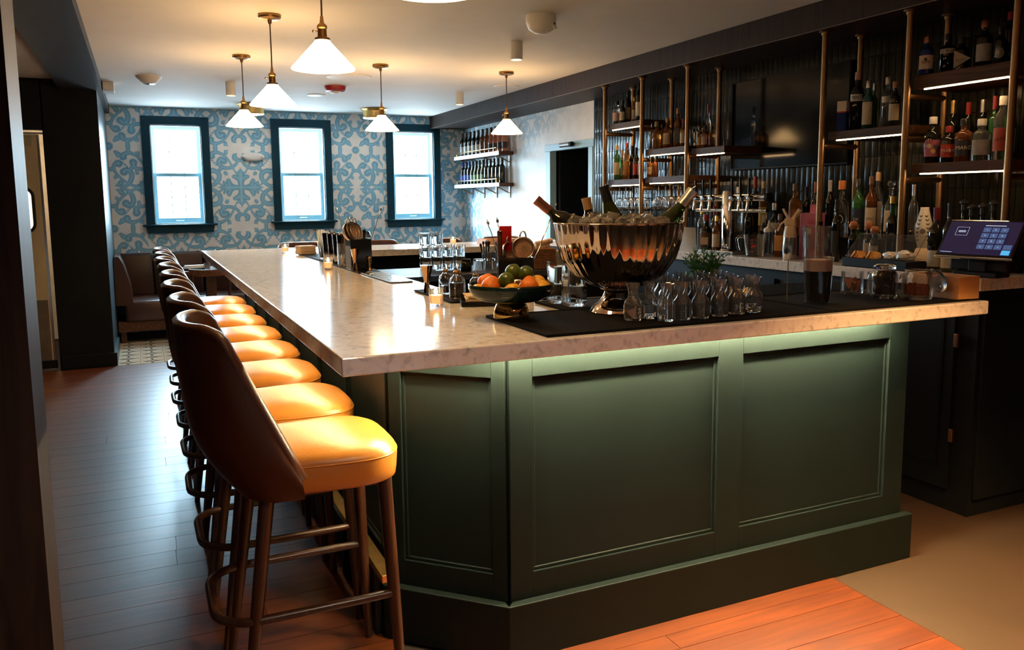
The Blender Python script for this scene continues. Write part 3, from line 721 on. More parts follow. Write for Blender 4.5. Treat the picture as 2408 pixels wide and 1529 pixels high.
# ================================================================ ceiling fittings
t=thing('smoke_detector','white round smoke detector on the ceiling near the dark beam','smoke detector',(0.134,7.60,CZ))
obj('body', LA([(0,0),(0.105,0),(0.10,-0.012),(0.06,-0.05),(0.045,-0.056),(0,-0.056)],28), M['white'], t, smooth=40)
obj('sensor_ring', LA([(0.046,-0.054),(0.047,-0.062),(0.03,-0.066),(0,-0.066)],24), M['chrome'], t, smooth=40)
t=thing('fire_strobe','red fire alarm strobe on the ceiling','fire alarm',(1.70,7.65,CZ))
obj('housing', LA([(0,0),(0.098,0),(0.094,-0.03),(0.085,-0.045),(0.06,-0.05),(0,-0.05)],24), mat('alarm_red',(0.30,0.012,0.015),0.35), t, smooth=40)
obj('lens', LA([(0,-0.05),(0.05,-0.05),(0.04,-0.062),(0,-0.064)],20), M['plastic_white'], t, smooth=60)
t=thing('dome_camera','white dome security camera on the ceiling','camera',(2.16,4.33,CZ))
obj('housing', LA([(0,0),(0.085,0),(0.088,-0.02),(0.086,-0.045),(0.072,-0.078),(0.04,-0.098),(0,-0.104)],28), M['white'], t, smooth=60)
g=obj('lens_window', LA([(0.0,0.0),(0.030,0.004),(0.034,0.012),(0.028,0.018),(0,0.02)],20), M['plastic_white'], t, (0.045,-0.045,-0.062),(R(55),0,R(40)), smooth=60)
obj('lens', LA([(0,0.02),(0.011,0.02),(0.011,0.026),(0,0.026)],16), M['gloss_black'], g)
def disc(name,label,x,y,r,cat='ceiling plate',h=0.008):
    o=obj(name, LA([(0,0),(r,0),(r-0.003,-h),(r*0.85,-h-0.002),(0,-h-0.002)],36), M['white'], None,(x,y,CZ),smooth=40); tag(o,label,cat)
disc('ceiling_access_plate','large flat white round access plate on the ceiling behind the pendants',1.68,7.02,0.19)
disc('ceiling_cover_plate','small flat white round plate on the ceiling beyond the red strobe',1.66,8.32,0.09)
disc('ceiling_speaker','flat white round plate on the ceiling beside the dark soffit',3.18,7.10,0.12)
for x,lab in ((1.16,'brass drum ceiling light between the first two windows'),(2.51,'brass drum ceiling light between the last two windows')):
    t=thing('flush_ceiling_light',lab,'ceiling light',(x,9.32,CZ),0,'brass drum lights near the windows')
    obj('drum', LA([(0,0),(0.15,0),(0.155,-0.012),(0.145,-0.022),(0.13,-0.03),(0.128,-0.10),(0.132,-0.105),(0.128,-0.112),(0.122,-0.112)],32), M['brass'], t, smooth=40)
    obj('diffuser', LA([(0,-0.112),(0.122,-0.112)],32), emis('drum_diffuser',(1.0,0.9,0.75),8.0) if 'drum_diffuser' not in bpy.data.materials else bpy.data.materials['drum_diffuser'], t)
t=thing('emergency_light','white oval emergency light fixed on the mural between windows','emergency light',(1.235,9.995,1.965))
def pill(w,h,d):
    bm=bmesh.new(); lathe(bm,[(0,0),(0.5,0),(0.5,0.6),(0.42,0.9),(0.25,1.0),(0,1.0)],32)
    for v in bm.verts: v.co=Vector((v.co.x*w,-v.co.z*d,v.co.y*h))
    bmesh.ops.recalc_face_normals(bm,faces=bm.faces); return bm
obj('housing', pill(0.26,0.10,0.05), M['white'], t, smooth=50)
for s in (-1,1): obj('lamp_head', pill(0.035,0.035,0.06), M['plastic_white'], t,(s*0.10,0,0),smooth=50)
t=thing('junction_box','small white box on the ceiling edge by the dark beam','junction box',(-0.187,8.13,CZ))
obj('housing', B(-0.045,0.045,-0.11,0.11,-0.075,0,0.006), M['white'], t); obj('cover', B(-0.047,0.047,-0.112,0.112,-0.079,-0.070,0.004), M['plastic_white'], t)
t=thing('wall_box','small white plastic box in the mural corner above the wine shelves','junction box',(3.80,9.985,2.20))
obj('housing', B(-0.035,0.035,-0.012,0.012,-0.06,0.06,0.004), M['plastic_white'], t); obj('cover_screw', B(-0.004,0.004,-0.016,-0.012,-0.004,0.004), M['steel'], t)

# ================================================================ back bar carcass, counter, tiles, shelving, tv
BT=1.09
tag(obj('back_counter', PR([(3.29,2.35),(3.838,2.35),(3.838,6.56),(3.29,6.56)], BT-0.055, BT, 0.004), M['marble']), 'white veined marble counter running along the back bar', 'countertop')
t=thing('back_bar_cabinet','black cabinet run under the back counter with small copper hinges','cabinet',(3.33,2.38,0))
obj('carcass', B(0.0,0.508,0.0,4.15,0.0,BT-0.0565), M['darkwall'], t)
navy2=M['pierblue']
for i in range(7):
    y0=0.10+i*0.58; dr=obj('door', B(-0.016,0.0,y0,y0+0.5,0.10,0.98,0.002), M['darkwall'] if i else M['green'] and M['darkwall'], t)
    bm=bmesh.new()
    for q in ((y0+0.05,y0+0.45,0.20,0.212),(y0+0.05,y0+0.45,0.88,0.892),(y0+0.05,y0+0.062,0.212,0.88),(y0+0.438,y0+0.45,0.212,0.88)): box(bm,-0.020,-0.016,q[0],q[1],q[2],q[3])
    obj('moulding', bm, M['green'], dr)
    for z in (0.36,0.80): obj('hinge', B(-0.026,-0.012,y0-0.022,y0-0.004,z-0.03,z+0.03,0.002), mat('copper_hinge',(0.55,0.26,0.13),0.35,1.0) if 'copper_hinge' not in bpy.data.materials else bpy.data.materials['copper_hinge'], dr)
dr=obj('end_door', B(0.02,0.49,-0.016,0.0,0.08,0.98,0.002), M['darkwall'], t)
for z in (0.34,): obj('hinge', B(0.36,0.372,-0.03,-0.014,z-0.05,z+0.05,0.002), bpy.data.materials['copper_hinge'], dr)
# tiles
tw=thing('wall_tiled','back bar wall of upright dark glazed tiles','wall',(3.84,2.0,BT),kind='structure')
obj('backing', B(0.012,0.0195,-5.0,4.60,-BT,2.345-BT), M['black'], tw)
obj('edge_trim', B(-0.004,0.0195,4.60,4.612,0,2.345-BT), M['black'], tw)
TPITCH=0.0455; trow=[BT,1.109,1.297,1.484,1.672,1.859,2.047,2.234,2.344]
tmesh=[]
def tile_unit(seed):
    q=random.Random(seed); bm=bmesh.new()
    # cushion-edged glazed tile with an uneven face: 3x4 grid face pushed around
    nx,nz=3,4; g=[[bm.verts.new(((-0.0075 if 0<i<nx and 0<j<nz else -0.0060)+q.uniform(-1,1)*0.0005,(i/nx-0.5),(j/nz-0.5))) for j in range(nz+1)] for i in range(nx+1)]
    for i in range(nx):
        for j in range(nz): bm.faces.new((g[i][j],g[i][j+1],g[i+1][j+1],g[i+1][j]))
    bk=[bm.verts.new((0.012,y,z)) for y,z in ((-.5,-.5),(.5,-.5),(.5,.5),(-.5,.5))]
    def side(vs,a,b_):
        for k in range(len(vs)-1): bm.faces.new((vs[k],vs[k+1],b_ if k>=(len(vs)-1)/2 else a)) if False else None
        bm.faces.new(list(vs)+[b_,a])
    side([g[i][0] for i in range(nx+1)],bk[0],bk[1]); side([g[nx][j] for j in range(nz+1)],bk[1],bk[2]); side([g[nx-i][nz] for i in range(nx+1)],bk[2],bk[3]); side([g[0][nz-j] for j in range(nz+1)],bk[3],bk[0])
    bmesh.ops.recalc_face_normals(bm,faces=bm.faces)
    me=mesh_from(bm,'wall_tile',40); me.materials.append(M['tile']); return me
tus=[tile_unit(i) for i in range(8)]
tq=random.Random(5); cnt=0; far=bmesh.new()
ncol=int(4.6/TPITCH)
for c in range(ncol):
    y=c*TPITCH+TPITCH/2
    for r_ in range(1,len(trow)-1):
        z0,z1=trow[r_]-BT,trow[r_+1]-BT
        hid = (3.66<2.0+y<4.58 and z0+BT>1.66 and z1+BT<2.22)
        u=tus[tq.randrange(8)]; rx=tq.uniform(-.015,.015); ry=tq.uniform(-.02,.02)
        if cnt<300 and not hid and 2.0+y>2.36 and r_>=2:
            o=obj('wall_tile',u,None,tw,(0,y,(z0+z1)/2),(0,ry*0.35,rx),(1,TPITCH-0.003,z1-z0-0.003)); cnt+=1
        elif not hid:
            n0=len(far.verts); far.from_mesh(u); far.verts.ensure_lookup_table()
            mt=Matrix.Translation((0,y,(z0+z1)/2))@Matrix.Rotation(rx,4,'Z')@Matrix.Rotation(ry*0.35,4,'Y')@Matrix.Diagonal((1,TPITCH-0.003,z1-z0-0.003,1))
            for v in far.verts[n0:]: v.co=mt@v.co
fo_=obj('wall_tile_field',far,M['tile'],tw,smooth=40); fo_['kind']='stuff'
# shelving
pipe_m=mat('bronze_pipe',(0.30,0.175,0.085),0.42,1.0,var=0.12,scale=15)
shelf_led=emis('shelf_led',(1.0,0.62,0.28),18.0)
FX,RX=3.468,3.735
def shelving(label,ys,shelves,name='shelving_unit'):
    t=thing(name,label,'shelving',(FX,ys[0],BT))
    ox,oy,oz=FX,ys[0],BT
    def pt(nm,bm,m,par=t,**k):
        return obj(nm,bm,m,par,(-ox,-oy,-oz) if par is t else (0,0,0),**k)
    for y in ys:
        for x in (FX,RX):
            pt('post',T([(x,y,BT),(x,y,2.345)],0.0165,14),pipe_m,smooth=60)
            pt('flange',LA([(0,2.344),(0.034,2.344),(0.034,2.338),(0.022,2.336),(0.021,2.322),(0,2.322)],18,cx=x,cy=y),pipe_m,smooth=40)
    for (y0,y1,zb,zt,pa,pb) in shelves:
        s=pt('shelf',B(FX+0.022,3.826,y0,y1,zb,zt,0.003),M['walnut'])
        obj('light_strip',B(FX+0.030,FX+0.040,y0+0.02,y1-0.05,zb-0.006,zb-0.0005),shelf_led,s)
        for y in (pa,pb):
            if y: pt('crossbar',T([(FX,y,zb-0.030),(RX,y,zb-0.030)],0.015,12),pipe_m,smooth=60)
    return t
sh1=shelving('bronze pipe shelving with wooden shelves nearest the doorway',(5.80,5.262,4.70),[(5.285,5.785,1.995,2.040,5.80,5.262),(5.285,5.785,1.553,1.598,5.80,5.262),(4.725,5.245,1.765,1.810,5.262,4.70),(4.725,5.245,1.560,1.605,5.262,4.70),(4.33,4.68,1.740,1.785,None,None)])
sh2=shelving('bronze pipe shelving with wooden shelves above the cash terminal',(3.47,2.925,2.385),[(2.945,3.445,1.757,1.802,3.47,2.925),(2.40,2.905,1.965,2.030,2.925,2.385),(2.40,2.905,1.558,1.605,2.925,2.385)])
# tv
t=thing('television','large black flat television hung on the dark tiled wall','television',(3.80,4.12,1.935))
obj('housing',B(0.0,0.028,-0.525,0.525,-0.30,0.30,0.004),M['black'],t); obj('screen',B(-0.003,0.0,-0.517,0.517,-0.288,0.292),mat('tv_screen',(0.004,0.005,0.006),0.10,var=0.05,spec=0.15),t)
obj('bracket',B(0.028,0.032,-0.1,0.1,-0.1,0.1),M['black'],t)
# switch plate at the right edge
t=thing('switch_plate','dark slim switch plate on the wall at the right edge','switch',(3.826,2.20,1.42))
obj('plate',B(0.0,0.006,-0.02,0.02,-0.09,0.09,0.002),M['oldbrass'],t)
for i in range(3): obj('button',B(-0.004,0.0,-0.006,0.006,-0.03+i*0.03-0.006,-0.03+i*0.03+0.006),M['white'],t)
# ================================================================ bottles
GM={'clear':glass('bottle_clear',(0.93,0.95,0.95)),'amber':None}
def tinted(name,col,tr=0.75):
    m,nt,b=newmat(name); setp(b,col=col,rough=0.03,trans=tr,ior=1.4); return m
GM['amber']=tinted('bottle_amber',(0.62,0.22,0.04)); GM['brown']=tinted('bottle_brown',(0.30,0.09,0.02),0.6); GM['green']=tinted('bottle_green',(0.05,0.22,0.06),0.5)
GM['teal']=tinted('bottle_teal',(0.03,0.16,0.14),0.5); GM['blue']=mat('bottle_blue',(0.01,0.03,0.18),0.06); GM['dark']=mat('bottle_dark',(0.010,0.012,0.009),0.05,var=0.1)
GM['rose']=tinted('bottle_rose',(0.85,0.30,0.16),0.7); GM['olive']=tinted('bottle_olive',(0.035,0.055,0.010),0.35)
LC={'pink':(0.50,0.33,0.30),'cream':(0.55,0.46,0.34),'tan':(0.48,0.32,0.18),'white':(0.66,0.62,0.56),'orange':(0.60,0.28,0.07),'black':(0.02,0.02,0.02),'red':(0.45,0.03,0.03),'slate':(0.06,0.075,0.085),
    'yellow':(0.55,0.42,0.10),'rust':(0.28,0.10,0.04),'whiteband':(0.60,0.57,0.52),'creamlong':(0.62,0.54,0.42),'creamsq':(0.58,0.52,0.44),'tri':(0.52,0.46,0.38),'silver':(0.34,0.33,0.32),'oval':(0.35,0.34,0.33),
    'floral':(0.40,0.10,0.14),'redsq':(0.48,0.05,0.03),'dark':(0.03,0.03,0.035),'lett':(0.50,0.10,0.07),'brownlabel':(0.10,0.04,0.025),'round':(0.02,0.02,0.02),'bluelabel':(0.02,0.025,0.06),'creamlow':(0.55,0.50,0.43),'whitel':(0.72,0.72,0.70),'blacklab':(0.04,0.03,0.03),'blab':(0.10,0.12,0.42),'glab':(0.30,0.42,0.25)}
LM={k:mat('label_'+k,v,0.6,var=0.10,scale=60) for k,v in LC.items()}
CC={'black':(0.012,0.012,0.012),'tan':(0.50,0.30,0.15),'gold':(0.60,0.38,0.10),'red':(0.30,0.02,0.02),'white':(0.70,0.68,0.64),'pink':(0.55,0.28,0.22),'steel':(0.55,0.54,0.52),'copper':(0.45,0.20,0.12),'cream':(0.6,0.52,0.40),
    'brown':(0.10,0.05,0.03),'orange':(0.62,0.20,0.03),'woodball':(0.52,0.20,0.08),'redfoil':(0.16,0.015,0.03),'bluecap':(0.02,0.03,0.16)}
CMt={k:mat('cap_'+k,v,0.35,1.0 if k in('gold','steel','copper') else 0.0,var=0.08) for k,v in CC.items()}
ink_d=mat('ink_dark',(0.03,0.025,0.02),0.6); ink_w=mat('ink_white',(0.75,0.72,0.66),0.6); ink_r=mat('ink_red',(0.55,0.03,0.04),0.6)
PRF={ # (r,z) fractions; neck ends at the cap
 'wine':[(0,0.01),(0.85,0),(1,0.015),(1,0.58),(0.92,0.65),(0.60,0.71),(0.40,0.76),(0.37,0.95),(0.40,0.96),(0.40,0.985),(0,0.985)],
 'spirit':[(0,0.01),(0.88,0),(1,0.02),(1,0.60),(0.93,0.66),(0.60,0.71),(0.38,0.75),(0.36,0.86),(0.42,0.87),(0.42,0.90),(0,0.90)],
 'tall':[(0,0.01),(0.88,0),(1,0.015),(1,0.64),(0.85,0.71),(0.50,0.77),(0.38,0.82),(0.37,0.90),(0,0.90)],
 'decanter':[(0,0.01),(0.9,0),(1,0.03),(1,0.50),(0.90,0.60),(0.55,0.66),(0.33,0.70),(0.32,0.84),(0.40,0.85),(0.40,0.88),(0,0.88)],
 'ball':[(0,0.01),(0.85,0),(1,0.03),(1,0.55),(0.85,0.63),(0.5,0.68),(0.42,0.72),(0.42,0.80),(0,0.80)],
 'champ':[(0,0.01),(0.85,0),(1,0.015),(1,0.45),(0.90,0.55),(0.62,0.68),(0.42,0.78),(0.36,0.94),(0.42,0.95),(0.42,0.985),(0,0.985)]}
PRF['square']=PRF['spirit']
_bm={}
def bottle_parts(t,k,H,r,g,lb,cp,tx,rzl=0.0,gm=None):
    seg=20
    gm=gm or GM[g]
    if k=='carton':
        b=obj('carton_body',B(-r,r,-r*0.9,r*0.9,0,H*0.62,0.002),GM['blue'],t); obj('carton_top',B(-r,r,-r*0.9,r*0.9,H*0.66,H,0.002),CMt['white'],t); obj('stripe',B(-r,r,-r*0.9,r*0.9,H*0.62,H*0.66),LM['red'],t); return
    key=(k,round(H,2),round(r,3))
    if key not in _bm:
        m=(lambda a:1.0/max(abs(math.cos(a)),abs(math.sin(a)))**0.75*0.92) if k=='square' else None
        _bm[key]=mesh_from(LA([(a*r,b_*H) for a,b_ in PRF[k]],seg,mod=m),'bottle_glass',50)
    me=_bm[key]
    b=bpy.data.objects.new('bottle_glass',me if not me.materials else me.copy()); 
    b.data.materials.clear(); b.data.materials.append(gm); link(b,t)
    # cap
    top=PRF[k][-1][1]*H; rn=0.42*r
    if cp=='ball': obj('stopper',LA([(0,top),(rn,top+0.005),(rn*1.6,top+0.02),(rn*1.2,top+0.036),(0,top+0.042)],14),M['glass'],t,smooth=180)
    elif cp=='woodball': obj('stopper',LA([(0,top),(rn*1.2,top),(rn*2.0,top+H*0.06),(rn*2.0,top+H*0.11),(rn*1.3,H*0.99),(0,H)],16),CMt['woodball'],t,smooth=180)
    elif cp=='pourer':
        obj('pourer',LA([(0,top-0.03),(rn*1.15,top-0.03),(rn*1.15,top),(rn*1.9,top+0.004),(rn*1.9,top+0.012),(rn*0.8,top+0.02),(0,top+0.026)],14),CMt['black'],t,smooth=40)
    elif cp=='goldgreen':
        obj('neck_foil',LA([(rn*1.02,H*0.74),(rn*1.12,H*0.74),(rn*1.1,H*0.88),(rn*0.9,H*0.88)],14),GM['green'],t,smooth=40); obj('cap',LA([(0,top),(rn*1.25,top),(rn*1.25,H),(0,H)],14),CMt['gold'],t,smooth=40)
    else:
        mt=CMt.get(cp,CMt['black'])
        if k in('wine','champ'):
            obj('foil',LA([(rn*0.98,H*0.80),(rn*1.03,H*0.80),(rn*1.03,H*0.94),(rn*1.10,H*0.955),(rn*1.10,H),(0,H)],14),mt,t,smooth=40)
        else:
            obj('cap',LA([(0,top-0.012),(rn*1.12,top-0.012),(rn*1.12,H-0.003),(rn*1.0,H),(0,H)],14),mt,t,smooth=40)
    if lb!='none':
        z0,z1={'whiteband':(0.50,0.62),'creamlong':(0.10,0.56),'creamlow':(0.06,0.32),'whitel':(0.10,0.42),'blacklab':(0.12,0.36),'blab':(0.12,0.42),'glab':(0.10,0.40)}.get(lb,(0.14,0.50))
        a=R(62); f=-PI/2
        if k=='square':
            l=obj('label',B(-r*0.8,r*0.8,-r*1.0-0.0008,-r*0.90,z0*H,z1*H),LM[lb],t)
        elif lb in('oval','round'):
            bm=LA([(0,-0.003),(1,-0.003),(1,0.003),(0,0.003)],24)
            for v in bm.verts: v.co=Vector((v.co.x*r*0.80,-r*1.0-0.002+v.co.z+ (abs(v.co.x)**2)*r*0.35,(z0+z1)/2*H+v.co.y*r*1.05))
            l=obj('label',bm,LM[lb],t)
        elif lb=='tri':
            bm=bmesh.new(); z0_,z1_=0.10*H,0.62*H; y=-r-0.001
            for q in ((y,),(y+0.003,)): pass
            vs=[bm.verts.new(p) for p in ((-r*0.85,y,z0_),(-r*0.85,y,z1_),(r*1.25,y,(z0_+z1_)/2))]; f_=bm.faces.new(vs)
            e=bmesh.ops.extrude_face_region(bm,geom=[f_]); bmesh.ops.translate(bm,verts=[v for v in e['geom'] if isinstance(v,bmesh.types.BMVert)],vec=(0,0.0025,0)); bmesh.ops.recalc_face_normals(bm,faces=bm.faces)
            l=obj('label',bm,LM[lb],t)
        else:
            rr=r+0.0006
            l=obj('label',LA([(rr-0.0004,z0*H),(rr,z0*H),(rr,z1*H),(rr-0.0004,z1*H)],14,arc=(f-a,f+a)),LM[lb],t,smooth=40)
        if tx:
            inkm=ink_w if lb in('redsq','dark','bluelabel','rust') else ink_d
            text('lettering',tx,r*(0.60 if len(tx)<5 else 0.44),inkm,l,(0,-r-0.0022,(z0+z1)/2*H),(R(90),0,0))
        if lb=='floral':
            for i,(dx,dz,c) in enumerate(((-.4,.05,'cream'),(.3,.03,'slate'),(.1,-.06,'yellow'))):
                bm=LA([(0,-0.001),(0.28*r,-0.001),(0.28*r,0.001),(0,0.001)],12)
                obj('print_spot',bm,LM[c],l,(dx*r,-r*0.97-0.0012,(z0+z1)/2*H+dz*H),(R(90),0,0))
        if lb=='round': obj('print_ring',T(ring_pts(0.55*r,20),0.0014,5,closed=True),ink_w,l,(0,-r-0.0035,(z0+z1)/2*H),(R(90),0,0))
        if lb=='creamsq': obj('print_mark',LA([(0,-0.0006),(0.22*r,-0.0006),(0.22*r,0.0006),(0,0.0006)],10),ink_d,l,(0,-r-0.0015,(z0+z1)/2*H+0.07*H),(R(90),0,0))
        if lb=='brownlabel': obj('print_panel',B(-r*0.6,r*0.6,-r-0.0016,-r-0.0006,z0*H+0.008,z1*H-0.03),LM['cream'],l)
        if lb=='bluelabel': obj('print_panel',B(-r*0.5,r*0.5,-r-0.0012,-r-0.0004,z0*H+0.004,z0*H+0.03),LM['yellow'],l)
def bottle(k,x,y,z,H,r,g,lb,cp,tx,desc,rz=None,rot=None,group=None,name='bottle'):
    t=thing(name,desc,'bottle',(x,y,z),R(-52) if rz is None else rz,group,rot=rot)
    bottle_parts(t,k,H,r,g,lb,cp,tx); return t
